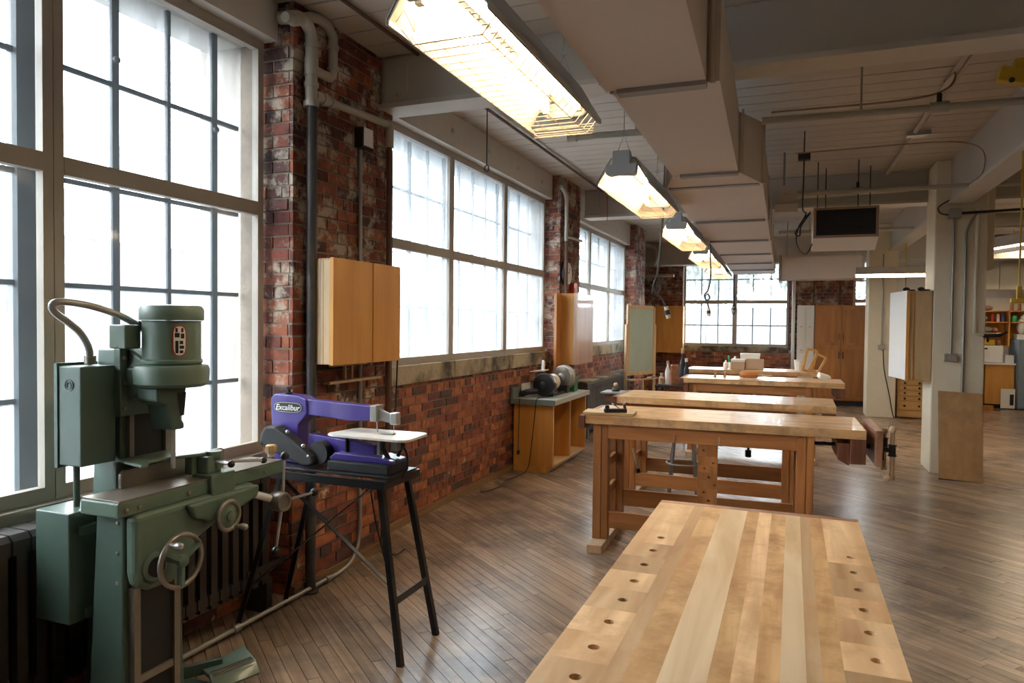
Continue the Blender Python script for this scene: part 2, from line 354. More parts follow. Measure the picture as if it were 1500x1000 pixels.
# ---- floor: diagonal strip boards
fl = S(MB().bb(-3.4, RX1, RY0, RY1, -.12, -.013), 'floor', 'subfloor', org=(0, 0, 0))
ang = math.atan2(-.632, .775); dv = Vector((math.cos(ang), math.sin(ang))); nv = Vector((-dv.y, dv.x))
def clip(poly, ax, lim, sgn):
    out = []
    for i in range(len(poly)):
        a, b = poly[i], poly[(i + 1) % len(poly)]
        ia, ib = (a[ax] - lim) * sgn >= 0, (b[ax] - lim) * sgn >= 0
        if ia: out.append(a)
        if ia != ib:
            t = (lim - a[ax]) / (b[ax] - a[ax]); out.append(a + (b - a) * t)
    return out
W = .0575; boards = []
us = [c.dot(dv) for c in (Vector((-3.05, RY0)), Vector((RX1, RY0)), Vector((RX1, RY1)), Vector((-3.05, RY1)))]
vs_ = [c.dot(nv) for c in (Vector((-3.05, RY0)), Vector((RX1, RY0)), Vector((RX1, RY1)), Vector((-3.05, RY1)))]
v = min(vs_)
while v < max(vs_):
    u = min(us) - random.random() * 1.2
    while u < max(us):
        L = random.uniform(.45, 1.7)
        c = [dv * a + nv * b for a, b in ((u, v), (u + L - .0025, v), (u + L - .0025, v + W - .0028), (u, v + W - .0028))]
        x0, x1 = min(q.x for q in c), max(q.x for q in c); y0, y1 = min(q.y for q in c), max(q.y for q in c)
        if x1 > -3.05 and x0 < RX1 and y1 > RY0 and y0 < RY1:
            p = c; whole = x0 > -3.05 and x1 < RX1 and y0 > RY0 and y1 < RY1
            if not whole:
                for ax, lim, sg in ((0, -3.05, 1), (0, RX1, -1), (1, RY0, 1), (1, RY1, -1)):
                    if p: p = clip(p, ax, lim, sg)
            if len(p) >= 3: boards.append((u, v, L, p, whole))
        u += L
    v += W
def fscore(b):
    m = sum((q for q in b[3]), Vector((0, 0))) / len(b[3])
    d = Vector((m.x, m.y, 0)) - CAMP; z = d.dot(_f)
    if z < .5 or not b[4]: return 1e9
    px, py = d.dot(R2) / z * F + 750, 500 - d.dot(U2) / z * F
    if px < 230 or px > 1500 or py > 1030: return 1e8 + d.length
    if 790 < px < 1350 and py > 760 and abs(px - 1070) < 120 + (py - 740): return 1e7 + d.length
    return d.length
boards.sort(key=fscore)
cache = {}
Rz = Matrix.Rotation(ang, 4, 'Z')
for (u, v, L, p, whole) in boards[:300]:
    k = round(L, 1)
    if k not in cache: cache[k] = meshof(MB().bb(0, 1, 0, W - .0028, -.0125, 0), 'floor_board', 'floor')
    o = piece('floor_board', cache[k], fl, (dv * u + nv * v).to_3d()); o.rotation_euler = (0, 0, ang); o.scale = ((L - .0025), 1, 1)
mb = MB()
for (u, v, L, p, whole) in boards[300:]:
    n = len(p); k = len(mb.v); dz = random.uniform(-.0006, 0)
    mb.v += [Vector((q.x, q.y, dz)) for q in p] + [Vector((q.x, q.y, -.0125)) for q in p]
    mb.f.append([k + i for i in range(n)]); [mb.f.append([k + n + i, k + n + (i + 1) % n, k + (i + 1) % n, k + i]) for i in range(n)]
mf = bpy.data.materials['floor_wood'].copy(); mf.name = 'floor_wood_field'; M['floor2'] = mf
for nd in mf.node_tree.nodes:
    if nd.type == 'MAPPING': nd.inputs['Rotation'].default_value = (0, 0, -ang); nd.vector_type = 'POINT'
me = bpy.data.meshes.new('floor_boards_far'); me.from_pydata([tuple(Matrix.Rotation(-ang, 3, 'Z') @ q) for q in mb.v], [], mb.f); me.materials.append(M['floor'])
o = piece('floor_boards', me, fl, (0, 0, 0)); o.rotation_euler = (0, 0, ang); o['kind'] = 'stuff'

# ---- ceiling boards
ce = S(MB().bb(-3.4, RX1, RY0, RY1, CZ + .025, CZ + .2), 'ceiling', 'ceilgap', org=(0, 0, 0))
cm = meshof(MB().bb(-3.3, RX1, 0, .188, 0, .024), 'ceiling_board', 'ceil')
y = RY0; i = 0
while y < RY1 - .2:
    o = piece('ceiling_board', cm, ce, (0, y, CZ + random.uniform(0, .003))); y += .2
# ---- beams
def beam(y0, y1, zb, xa=-2.5, xb=RX1, z1=CZ):
    b = S(MB().bb(xa, xb, y0 + .012, y1 - .012, zb + .03, z1), 'roof_beam', 'beam')
    r = b
    MB().bb(xa, xb, y0 - .01, y1 + .01, zb, zb + .03).go('beam_flange', 'plate_wood', r)
    return r
B1 = beam(3.98, 4.18, 2.87); B2 = beam(8.82, 9.06, 2.85); beam(-.85, -.62, 2.87); beam(14.75, 15.1, 2.72, -3.0)
for (yy, zz) in ((3.97, 2.95), (3.97, 3.02), (3.97, 3.1), (8.81, 2.93), (8.81, 3.0), (8.81, 3.08)):
    MB().lathe((-2.36, yy, zz), (0, -1, 0), [(.018, 0), (.016, .01), (.006, .016)], 10).go('beam_bolt', 'beam', B1 if yy < 5 else B2, smooth=40)
for b, yy in ((B1, 3.965), (B2, 8.805)):
    MB().bb(-2.46, -2.30, yy, yy + .03, 2.9, 3.18).go('beam_bracket', 'beam', b, bevel=.004)
# ---- girder along the columns
g = S(MB().bb(1.47, 1.63, RY0, 13.3, 2.78, CZ), 'roof_girder', 'beam')
MB().bb(1.45, 1.65, RY0, 13.3, 2.75, 2.78).go('girder_flange', 'plate_wood', g)
# ---- columns
def column(x0, x1, y0, y1, zt=CZ):
    c = S(MB().bb(x0, x1, y0, y1, 0, zt), 'concrete_column', 'col', bevel=.012)
    return c
COL1 = column(1.34, 1.80, 8.36, 8.88); column(1.17, 1.60, 13.15, 13.68); column(1.34, 1.8, 3.5, 3.95)
# pilaster behind column 1
S(MB().bb(1.80, 1.83, 8.5, 8.88, 0, 2.1).bb(1.80, 1.89, 8.5, 8.88, 2.1, CZ), 'column_pilaster', 'col', bevel=.008)

# ---- brick walls
def brickfield(name, rects, axis, X, out, parent_rects, seedv, camdir):
    """rects: (u0,u1,z0,z1,X) brick faces; X is the face plane, bricks stand proud of the mortar."""
    rt = S(parent_rects, name, 'mortar', org=(0, 0, 0)); L, Hh, G = .196, .057, .0105; bl = []
    rr = random.Random(seedv)
    for (u0, u1, z0, z1, Xf, ax, sg) in rects:
        z = z0 + .004; row = 0
        while z < z1 - .02:
            row += 1; header = (row % 6 == 3); l = .093 if header else L
            u = u0 - (l + G) * (.5 if row % 2 else 0) - rr.random() * .012
            hh = min(Hh, z1 - z)
            while u < u1:
                a, b = max(u, u0), min(u + l, u1)
                if b - a > .02: bl.append((a + .001, b, z, z + hh, Xf + sg * rr.uniform(-.0025, .003), ax, sg))
                u += l + G
            z += Hh + G
    def sc(b):
        m = Vector((b[4], (b[0] + b[1]) / 2, (b[2] + b[3]) / 2)) if b[5] == 0 else Vector(((b[0] + b[1]) / 2, b[4], (b[2] + b[3]) / 2))
        d = m - CAMP; z = d.dot(_f)
        if z < .5: return 1e9
        px, py = d.dot(R2) / z * F + 750, 500 - d.dot(U2) / z * F
        return d.length if (380 < px < 1500 and 0 < py < 1000 and b[1] - b[0] > .05) else 1e6 + d.length
    bl.sort(key=sc); me = meshof(MB().bb(0, 1, 0, 1, 0, 1), 'brick', 'brick')
    for b in bl[:300]:
        if b[5] == 0: o = piece('brick', me, rt, (min(b[4], b[4] - b[6] * .02), b[0], b[2])); o.scale = (.02, b[1] - b[0], b[3] - b[2])
        else: o = piece('brick', me, rt, (b[0], min(b[4], b[4] - b[6] * .02), b[2])); o.scale = (b[1] - b[0], .02, b[3] - b[2])
    mb = MB()
    for b in bl[300:]:
        if b[5] == 0: mb.bb(b[4], b[4] - b[6] * .02, b[0], b[1], b[2], b[3])
        else: mb.bb(b[0], b[1], b[4], b[4] - b[6] * .02, b[2], b[3])
    if mb.v: o = mb.go('bricks', 'brick', rt); o['kind'] = 'stuff'
    return rt
PF = -2.5                                               # pier face
WF = -2.65                                              # wall face under the windows
P = .006
mort = MB()
piers = [(-1.75, -.46), (3.12, 4.13), (7.82, 8.62), (12.06, 12.9)]
for a, b in piers: mort.bb(-3.15, PF - P, a + P, b - P, 0, CZ)
unders = [(-4.4, -1.75, .74), (-.46, 3.12, .74), (4.13, 7.82, 1.04), (8.62, 12.06, 1.04)]
for a, b, z in unders: mort.bb(-3.1, WF - P, a, b, 0, z)
mort.bb(-3.25, -3.06, 12.9, 15.3, 0, CZ)
rects = []
for a, b in piers[1:]:
    rects += [(a, b, 0, CZ, PF, 0, 1), (-2.72, PF - .022, 0, CZ, a, 1, -1)]
rects += [(-1.75, -.46, 0, CZ, PF, 0, 1)]
for a, b, z in unders[1:]: rects.append((a, b, 0, z, WF, 0, 1))
rects.append((12.9, 15.2, 0, CZ, -3.05, 0, 1))
brickfield('wall_left', rects, 0, WF, 1, mort, 3, None)
# back wall with the window opening
BY = 15.2
mort = MB().bb(-3.25, -2.15, BY + P, BY + .4, 0, CZ).bb(-2.15, -.05, BY + P, BY + .4, 0, .96).bb(-.05, 1.08, BY + P, BY + .4, 0, CZ).bb(-2.15, -.05, BY + P, BY + .4, 2.9, CZ)
brickfield('wall_back', [(-3.05, -2.15, 0, CZ, BY, 1, -1), (-2.15, -.05, 0, .96, BY, 1, -1), (-.05, 1.08, 0, CZ, BY, 1, -1)], 1, BY, 1, mort, 5, None)
# plain walls
S(MB().bb(1.6, 3.0, 15.5, 15.7, 0, CZ).bb(2.0, RX1, 16.2, 16.4, 0, CZ), 'wall_far_right', 'white')
S(MB().bb(1.08, 1.75, BY + .1, BY + .3, 0, .96).bb(1.08, 1.75, BY + .1, BY + .3, 2.9, CZ), 'wall_back_white', 'white')
S(MB().bb(RX1, RX1 + .2, RY0, RY1, 0, CZ + .1), 'wall_right', 'mortar')
S(MB().bb(-3.1, RX1, RY0 - .2, RY0, 0, CZ + .1), 'wall_rear', 'mortar')
S(MB().bb(-3.1, -2.66, -4.4, -1.75, .74, 3.0), 'wall_near_left', 'white')
S(MB().bb(-3.1, -2.63, -.45, 3.115, .742, .789), 'trim_1', 'winframe')
# stone sills, plates above the windows
for k, (a, b, z) in enumerate(unders):
    if z > 1:
        c = root('window_ledge') ; n = 3; L = (b - a) / n
        for i in range(n): MB().bb(-3.0, WF + .025, a + i * L + .003, a + (i + 1) * L - .003, z, z + .14).go('sill_stone', 'stone', c, bevel=.006)
c = root('window_ledge')
for x0, x1 in ((-2.15, -1.1), (-1.095, -.05)): MB().bb(x0, x1, BY - .03, BY + .3, .96, 1.07).go('sill_stone', 'stone', c, bevel=.006)
for a, b, z0 in ((-4.4, -1.75, 3.0), (-.46, 3.12, 3.0), (4.13, 7.82, 2.93), (8.62, 12.06, 2.85)):
    t = S(MB().bb(-3.1, -2.6, a, b, z0, CZ), 'window_lintel', 'plate_wood')
    n = 5
    for i in range(n): MB().lathe((-2.6, a + (b - a) * (i + .5) / n, z0 + .13), (1, 0, 0), [(.02, 0), (.018, .006), (.007, .012)], 8).go('lintel_bolt', 'beam', t, smooth=40)
# timber baseboard
S(MB().bb(WF, WF + .02, 4.13, 7.82, 0, .055), 'baseboard_left', 'base')
S(MB().bb(PF, PF + .02, 3.12, 4.13, 0, .055), 'baseboard_left', 'base')

# ---- windows: inner metal storm frame and outer steel sash with small panes
def window(name, y0, y1, z0, z1, zm, units, nvx, zs, outer, storm='glass', X=-2.70, XO=-2.86, thick=(), along='y', W_=None, off=0):
    rt = root(name)
    def P_(u, x, z): return (x, u, z) if along == 'y' else (u, x, z)
    def box(ua, ub, xa, xb, za, zb, mb=None):
        mb = mb or MB()
        return mb.bb(xa, xb, ua, ub, za, zb) if along == 'y' else mb.bb(ua, ub, xa, xb, za, zb)
    s = 1 if along == 'y' else -1
    fx0, fx1 = X - .018 * s, X + .022 * s; fw = .055
    L = (y1 - y0) / units
    paneL = {}
    for i in range(units):
        a, b = y0 + i * L, y0 + (i + 1) * L
        mb = MB()
        for ua, ub in ((a, a + fw * .8), (b - fw * .8, b)): box(ua + .0015, ub - .0015, fx0, fx1, z0, z1, mb)
        c_, d_ = a + fw * .8 - .0014, b - fw * .8 + .0014; box(c_, d_, fx0, fx1, z0, z0 + fw, mb); box(c_, d_, fx0, fx1, z1 - fw, z1, mb); box(c_, d_, fx0, fx1 + .003 * s, zm - fw * .65, zm + fw * .65, mb)
        mb.go('window_frame', 'winframe', rt)
        for za, zb in ((z0 + fw, zm - fw * .65), (zm + fw * .65, z1 - fw)):
            box(a + fw * .8, b - fw * .8, X - .002, X + .002, za, zb).go('storm_pane', storm, rt)
        # outer steel sash
        st = L / nvx
        for j in range(nvx + 1):
            wv = .010 if j not in thick else .018
            u = a + j * st + off
            if j in (0, nvx): wv = .02
            box(u - wv, u + wv, XO - .012, XO + .012, z0 - .05, z1 + .03).go('steel_muntin', 'steel_sash', rt)
        for z in zs: box(a, b, XO - .010, XO + .010, z - .010, z + .010).go('steel_muntin', 'steel_sash', rt)
        zz = [z0 - .05] + list(zs) + [z1 + .03]
        for j in range(nvx):
            for q in range(len(zz) - 1):
                key = (j, q, 1)
                if key not in paneL:
                    paneL[key] = meshof(box(0, st, -.002, .002, 0, zz[q + 1] - zz[q]), 'window_pane', outer)
                piece('window_pane', paneL[key], rt, P_(a + j * st + off, XO, zz[q]))
    return rt
ZS = (1.17, 1.64, 2.08, 2.55)
window('window_1', -.43, 3.10, .79, 3.0, 2.10, 3, 4, ZS, 'dusty', thick=(1, 3), off=.12)
window('window_2', 4.18, 7.8, 1.18, 2.93, 2.07, 3, 4, (1.62, 2.08, 2.53), 'dusty', 'frost', thick=(2,), off=.2)
window('window_3', 8.66, 12.04, 1.18, 2.85, 2.03, 3, 3, (1.45, 2.05, 2.42), 'dusty', 'frost')
window('window_4', -2.13, -.07, 1.07, 2.9, 1.98, 2, 3, (1.5, 1.98, 2.45), 'dusty', X=BY + .06, XO=BY + .2, along='x')
window('window_6', 1.1, 1.72, .98, 2.88, 2.0, 1, 2, (1.5, 2.4), 'dusty', X=BY + .2, XO=BY + .28, along='x')
MB().bb(-2.89, -2.83, 1.885, 1.965, .7, 3.05).go('steel_mullion', 'steel_sash', bpy.data.objects['window_1']); MB().bb(-2.89, -2.83, .71, .79, .7, 3.05).go('steel_mullion', 'steel_sash', bpy.data.objects['window_1'])
# catches on the steel sash of the near window
for (u, z) in ((2.335, 2.66), (2.925, 2.5)):
    MB().sph((-2.84, u, z), .018, 8).go('window_catch', 'steel_sash', bpy.data.objects['window_1'], smooth=60)

# ---- world outside the windows
S(MB().bb(-40, -3.3, -30, 60, -.2, -.02), 'ground_outside', 'asphalt')
S(MB().bb(-4.9, -3.3, -8, 22, -.02, .12), 'sidewalk', 'concrete', bevel=.02)
S(MB().bb(-3.4, 12, 15.9, 50, -.2, .05), 'ground_outside', 'concrete')
rw = S(MB().bb(-16, -15.6, -12, 48, -.2, 3.4), 'retaining_wall', 'concrete')
MB().bb(-16.1, -15.5, -12, 48, 3.4, 3.55).go('wall_cap', 'white', rw)
for k, (x, z0, h) in enumerate(((-15.8, 3.55, .95),)):
    t = thing('street_railing', 'white metal picket railing on the retaining wall across the street', 'railing', (x, 10, z0))
    MB().cyl((x, -10, z0 + h), (x, 46, z0 + h), .03, 6).go('top_rail', 'rail', t); MB().cyl((x, -10, z0 + .12), (x, 46, z0 + .12), .02, 6).go('bottom_rail', 'rail', t)
    pm = meshof(MB().cyl((0, 0, 0), (0, 0, h), .016, 6), 'picket', 'rail')
    for i in range(280): o = piece('picket', pm, t, (0, -20 + i * .16, 0))
def tree(x, y, h, r, label, sd, name='street_tree'):
    rr = random.Random(sd); t = thing(name, label, 'tree', (x, y, 0), 'trees seen through the windows')
    MB().tube([(x, y, 0), (x + .1, y, h * .4), (x, y + .2, h * .75)], [.2, .15, .07], 8).go('trunk', 'bark', t, smooth=60)
    mb = MB()
    for i in range(1500):
        a = rr.gauss(0, 1), rr.gauss(0, 1), rr.gauss(0, 1); n = math.sqrt(sum(q * q for q in a)); k = r * rr.random() ** .45 / n
        c = Vector((x + a[0] * k, y + a[1] * k, h * .75 + a[2] * k * .7)); e = Euler((rr.random() * 6, rr.random() * 6, rr.random() * 6)).to_matrix(); s_ = rr.uniform(.12, .24)
        mb.add([c + e @ Vector(p) * s_ for p in ((-1, 0, 0), (0, -.6, .1), (1, 0, 0), (0, .6, .1))], [(0, 1, 2, 3)])
    mb.go('foliage', 'leaf', t)['kind'] = 'stuff'
tree(-18.5, 9.5, 6.2, 2.4, 'leafy tree above the retaining wall, seen through the near window', 1)
tree(-19, 4.5, 5.6, 2.4, 'leafy tree above the retaining wall at the far left edge of the near window', 2)
tree(-3.2, 30, 5.2, 2.4, 'leafy tree outside the left half of the back window', 3)
tree(1.5, 34, 5.5, 2.6, 'leafy tree outside the right half of the back window', 4)
tree(-8.5, 33, 5.0, 2.2, 'leafy tree left of the others outside the back window', 6)
def car(name, label, x, y, L, Wd, Hh, body, truck=False):
    t = thing(name, label, 'car', (x, y, -.02))
    if truck: pr = [(-.5, .28), (-.5, .62), (-.22, .64), (-.19, 1.0), (.1, 1.0), (.22, .64), (.46, .58), (.5, .3)]
    else: pr = [(-.5, .22), (-.49, .52), (-.36, .6), (-.24, .98), (.1, 1.0), (.26, .62), (.47, .52), (.5, .24)]
    MB().prism(pr, lambda a, b, d: (x + d, y + a * L, b * Hh), -Wd / 2, Wd / 2).go('car_body', body, t, bevel=.05)
    gl = [(-.2, .66), (-.17, .94), (.08, .94), (.17, .66)]
    MB().prism(gl, lambda a, b, d: (x + d, y + a * L, b * Hh), Wd / 2 - .01, Wd / 2 + .012).go('side_glass', 'carglass', t)
    for s in (-.31, .31):
        wl = MB().lathe((x + Wd / 2 - .2, y + s * L, .36), (1, 0, 0), [(.34, 0), (.37, .03), (.37, .19), (.33, .23), (.22, .235)], 24).go('wheel', 'tyre', t, smooth=40)
        hub = MB(); c = (x + Wd / 2 + .02, y + s * L, .36); hub.torus(c, (1, 0, 0), .2, .022, 24, 6)
        for k in range(5):
            a = k * 2 * PI / 5; hub.bar(c, (c[0], c[1] + .2 * math.cos(a), c[2] + .2 * math.sin(a)), .05, .03, (1, 0, 0))
        hub.go('wheel_rim', 'galv', wl)
car('parked_pickup', 'dark brown parked pickup truck seen through the near window', -8.2, 4.3, 5.2, 1.9, 1.8, 'cardark', True)
car('parked_car', 'red parked car seen through the frosted middle window', -8.0, 17.2, 4.4, 1.8, 1.4, 'carred')
S(MB().bb(-14, -8, 44, 44.4, 0, 4).bb(-8, 10, 46, 46.4, 0, 2.6), 'building_outside', 'concrete')
#PART2
# ============================================================ DUCT
def dx(y): return -.30 - .012 * (y - 3)                  # right edge of the duct drifts a little towards the windows
dt = thing('air_duct', 'long painted rectangular air duct hanging under the beams, running the length of the room', 'duct', (-.5, 2, 2.45))
ys = [-2.2, -.4, 1.2, 2.88, 4.62, 5.0, 6.75, 8.35, 9.95, 11.4, 12.8, 13.9]
for i in range(len(ys) - 1):
    a, b = ys[i], ys[i + 1]; z0, z1 = 2.45, 2.82
    if a == 4.62:
        la, ra, lb, rb = -.73, -.33, -.83, -.20; ta, tb = 0, 0
        MB().add([(la, a, z0), (ra, a, z0), (rb, b, z0 - .01), (lb, b, z0 - .01), (la, a, z1), (ra, a, z1), (rb, b, z1 + .02), (lb, b, z1 + .02)],
                 [(0, 3, 2, 1), (4, 5, 6, 7), (0, 1, 5, 4), (1, 2, 6, 5), (2, 3, 7, 6), (3, 0, 4, 7)]).go('duct_transition', 'duct', dt)
    else:
        l_, r_ = (-.71, -.28) if a < 4.7 else (-.83 - .022 * (a - 5), -.20 - .012 * (a - 5))
        lb, rb = (-.73, -.33) if a < 4.7 else (-.83 - .022 * (b - 5), -.20 - .012 * (b - 5))
        MB().add([(l_, a + .004, z0), (r_, a + .004, z0), (rb, b - .004, z0), (lb, b - .004, z0), (l_, a + .004, z1), (r_, a + .004, z1), (rb, b - .004, z1), (lb, b - .004, z1)],
                 [(0, 3, 2, 1), (4, 5, 6, 7), (0, 1, 5, 4), (1, 2, 6, 5), (2, 3, 7, 6), (3, 0, 4, 7)]).go('duct_section', 'duct', dt)
    if i > 0:
        l_, r_ = (-.70, -.31) if a < 4.9 else (-.83 - .022 * (a - 5), -.20 - .012 * (a - 5))
        MB().bb(l_ + .02, r_ - .02, a - .03, a + .03, 2.432, 2.45).go('duct_flange', 'flange', dt)
        for xx in (r_ + .004, l_ - .004): MB().bb(xx - .008, xx + .008, a - .012, a + .012, 2.44, 2.83).go('duct_seam', 'duct', dt)
    MB().bb(-.52, -.50, (a + b) / 2 - .01, (a + b) / 2 + .01, 2.82, CZ).go('hanger_strap', 'flange', dt)
MB().bb(-.9, -.4, 13.9, 13.96, 2.5, 2.8).go('duct_end', 'duct', dt)
bt = thing('branch_duct', 'beige rectangular branch duct crossing right from the main duct near the back', 'duct', (.4, 12.3, 2.24))
MB().bb(-.17, .99, 12.2, 12.75, 2.25, 2.6).go('duct_section', 'duct', bt)
MB().bb(-.215, -.17, 12.18, 12.77, 2.22, 2.63).bb(.99, 1.02, 12.18, 12.77, 2.23, 2.62).go('duct_flange', 'flange', bt)
for x in (-.1, .9): MB().cyl((x, 12.45, 2.6), (x, 12.45, CZ), .008, 6).go('hanger_rod', 'galv', bt)
cb = thing('collar_duct', 'short square duct stub dropping beside the wide part of the main duct', 'duct', (-.08, 7.6, 2.62))
MB().bb(-.17, .02, 7.4, 7.7, 2.62, 2.86).go('duct_section', 'duct', cb); MB().bb(-.18, .03, 7.38, 7.42, 2.60, 2.68).go('duct_flange', 'white', cb)
for x in (-.1,): MB().bb(x - .01, x + .01, 7.5, 7.52, 2.86, CZ).go('hanger_strap', 'flange', cb)

# ============================================================ FLUORESCENT FIXTURES
def make_lamp(L=1.25):
    t = thing('fluorescent_light', '', 'ceiling light', (0, 0, 0))
    hw = .165; tw = .075; zt = .20; zl = .055
    th = .006
    def trough(n, mtl, k):
        mb = MB()
        for s in (-1, 1):
            a = [(s * (tw), zt), (s * hw, zl), (s * (hw + .004), zl - .012)]
            pts = [(s * tw + s * k, zt + k), (s * hw + s * k, zl + k * .6), (s * hw + s * k, zl - .015), (s * (hw - .003) + s * k, zl - .015), (s * (hw - .006) + s * k, zl + k * .6), (s * (tw - .004) + s * k, zt - .004 + k)]
            mb.prism(pts, lambda x, z, d: (x, d, z), 0, L)
        mb.bb(-tw - k, tw + k, 0, L, zt - .003 + k, zt + k + .003); return mb.go(n, mtl, t)
    trough('reflector', 'lampw', 0); trough('outer_housing', 'lampo', .008)
    for y in (0, L):
        s = -1 if y == 0 else 1
        MB().prism([(-tw, zt), (tw, zt), (tw + .02, zt - .035), (-tw - .02, zt - .035)], lambda x, z, d: (x, d, z), y, y + s * .006).go('end_plate', 'lampw', t)
    for y, s in ((0, -1), (L, 1)):
        MB().prism([(-.10, .105), (-.085, .09), (.085, .09), (.10, .105), (.10, .16), (.055, .16), (.055, .245), (-.055, .245), (-.055, .16), (-.10, .16)], lambda x, z, d: (x, d, z), y + s * .008, y + s * .06).go('end_cap', 'lampg', t, bevel=.006)
    MB().prism([(-.03, zt - .003), (-.022, zt - .045), (.022, zt - .045), (.03, zt - .003)], lambda x, z, d: (x, d, z), .03, L - .03).go('ballast_cover', 'lampw', t)
    mb = MB()
    for i in range(11):
        y = .12 + i * .045 + (.03 if i > 5 else 0); mb.bb(-.011, .011, y, y + .034, zt - .049, zt - .0445)
    mb.go('cover_slots', 'black', t)
    for s in (-1, 1):
        MB().cyl((s * .075, .05, .125), (s * .075, L - .05, .125), .0185, 12).go('tube', 'tubeglow', t)
        for y in (.035, L - .035): MB().bb(s * .075 - .012, s * .075 + .012, y - .012, y + .012, .10, .2).go('lamp_holder', 'lampw', t)
    g = MB(); zb = 0.0; nw = 20
    for i in range(nw):
        y = .07 + (L - .10) * i / (nw - 1)
        g.tube([(-hw, y, zl + .005), (-hw * .8, y, zb + .02), (-hw * .7, y, zb), (hw * .7, y, zb), (hw * .8, y, zb + .02), (hw, y, zl + .005)], .0022, 4)
    for x in (-.115, -.04, .04, .115): g.tube([(x, .06, zb), (x, L - .02, zb)], .0016, 4)
    for i in range(5): 
        z = i * .012; g.tube([(-hw * .85, L - .02 + z * .4, z), (hw * .85, L - .02 + z * .4, z)], .0016, 4)
    for s in (-1, 1): g.tube([(s * hw * .9, .02, zl), (s * hw * .8, .04, zl + .04), (s * hw * .65, .06, zl - .02), (s * hw * .55, .03, zl)], .0018, 4)
    g.go('wire_guard', 'wire', t)
    for y in (.02, L - .02):
        h = MB(); h.tube([(-.06, y, zt), (0, y, zt + .16), (.06, y, zt)], .003, 5); h.tube([(0, y, zt + .16), (0, y, zt + .65)], .003, 5)
        h.torus((0, y, zt + .17), (0, 1, 0), .012, .003, 10, 5); h.go('hanger_chain', 'galv', t)
    return t
lampx = [(-.985, 1.87), (-1.025, 4.5), (-1.08, 7.15), (-1.15, 9.75), (-1.21, 12.3)]
LB = ['nearest wire-guarded fluorescent light hanging at the top of the view', 'second nearest wire-guarded fluorescent light, left of the widening duct',
      'third wire-guarded fluorescent light of the row beside the duct', 'fourth wire-guarded fluorescent light of the row beside the duct', 'farthest fluorescent light of the row, in front of the back window']
lamp = make_lamp()
LC = [lamp] + [copy_tree(lamp) for _ in range(4)]
for l, (x, y), s in zip(LC, lampx, LB): l.location = (x, y, 2.352); l['label'] = s; l['group'] = 'guarded fluorescent lights in a row'
# the right-hand bay's lights, some of them added only to brighten it
def box_light(name, x0, x1, y0, y1, z, label, tubes=True, along='x'):
    t = thing(name, label, 'ceiling light', ((x0 + x1) / 2, (y0 + y1) / 2, z))
    MB().bb(x0, x1, y0, y1, z + .03, z + .12).go('light_housing', 'lampo', t, bevel=.004)
    if along == 'x':
        for y in (y0 + .03, y1 - .03): MB().cyl((x0 + .02, y, z + .015), (x1 - .02, y, z + .015), .016, 10).go('tube', 'tubeglow', t)
    else:
        for x in (x0 + .03, x1 - .03): MB().cyl((x, y0 + .02, z + .015), (x, y1 - .02, z + .015), .016, 10).go('tube', 'tubeglow', t)
    for x in (x0 + .1, x1 - .1): MB().cyl((x, (y0 + y1) / 2, z + .12), (x, (y0 + y1) / 2, CZ), .005, 5).go('hanger_rod', 'galv', t)
    return t
box_light('strip_light', .73, 2.0, 9.95, 10.15, 2.13, 'long strip light with bare tubes left of the painted column, near the back')
t = thing('louvred_light', 'louvred fluorescent light right of the painted column', 'ceiling light', (2.3, 9.5, 2.34))
MB().bar((2.12, 10.4, 2.50), (2.55, 9.2, 2.50), .3, .12).go('light_housing', 'lampo', t, bevel=.006)
MB().bar((2.12, 10.4, 2.43), (2.55, 9.2, 2.43), .22, .01).go('diffuser', 'tubeglow', t)
mb = MB(); p0 = Vector((2.12, 10.4, 2.415)); p1 = Vector((2.55, 9.2, 2.415)); d = (p1 - p0).normalized(); nn = Vector((-d.y, d.x, 0))
for i in range(26):
    c = p0 + (p1 - p0) * (i + .5) / 26; mb.bar(c - nn * .11, c + nn * .11, .004, .025)
mb.go('louvre', 'black', t)
for f in (.1, .9):
    c = p0 + (p1 - p0) * f; MB().cyl((c.x, c.y, 2.56), (c.x, c.y, CZ), .005, 5).go('hanger_rod', 'galv', t)
box_light('strip_light', 3.4, 4.7, 12.9, 13.1, 2.85, 'strip light over the shelves in the far right room')
box_light('strip_light', 3.9, 4.1, 3.2, 4.4, 2.9, 'unseen strip light added to brighten the right side of the room', along='y')  # added lamp outside the view, lifts the floor on the right
box_light('strip_light', 2.75, 2.95, .9, 2.1, 2.6, 'unseen strip light added at the near right for warm light on floor and column', along='y')  # added lamp outside the view, warms the near right floor and column front
box_light('strip_light', 3.4, 4.7, 14.4, 14.6, 2.85, 'second strip light added to brighten the far right room')  # extra lamp added to brighten the wall of the far room
box_light('strip_light', 5.2, 5.4, 8.0, 9.2, 2.9, 'unseen strip light added beyond the columns to brighten the right floor', along='y')  # added lamp outside the view, more light for the right-hand floor

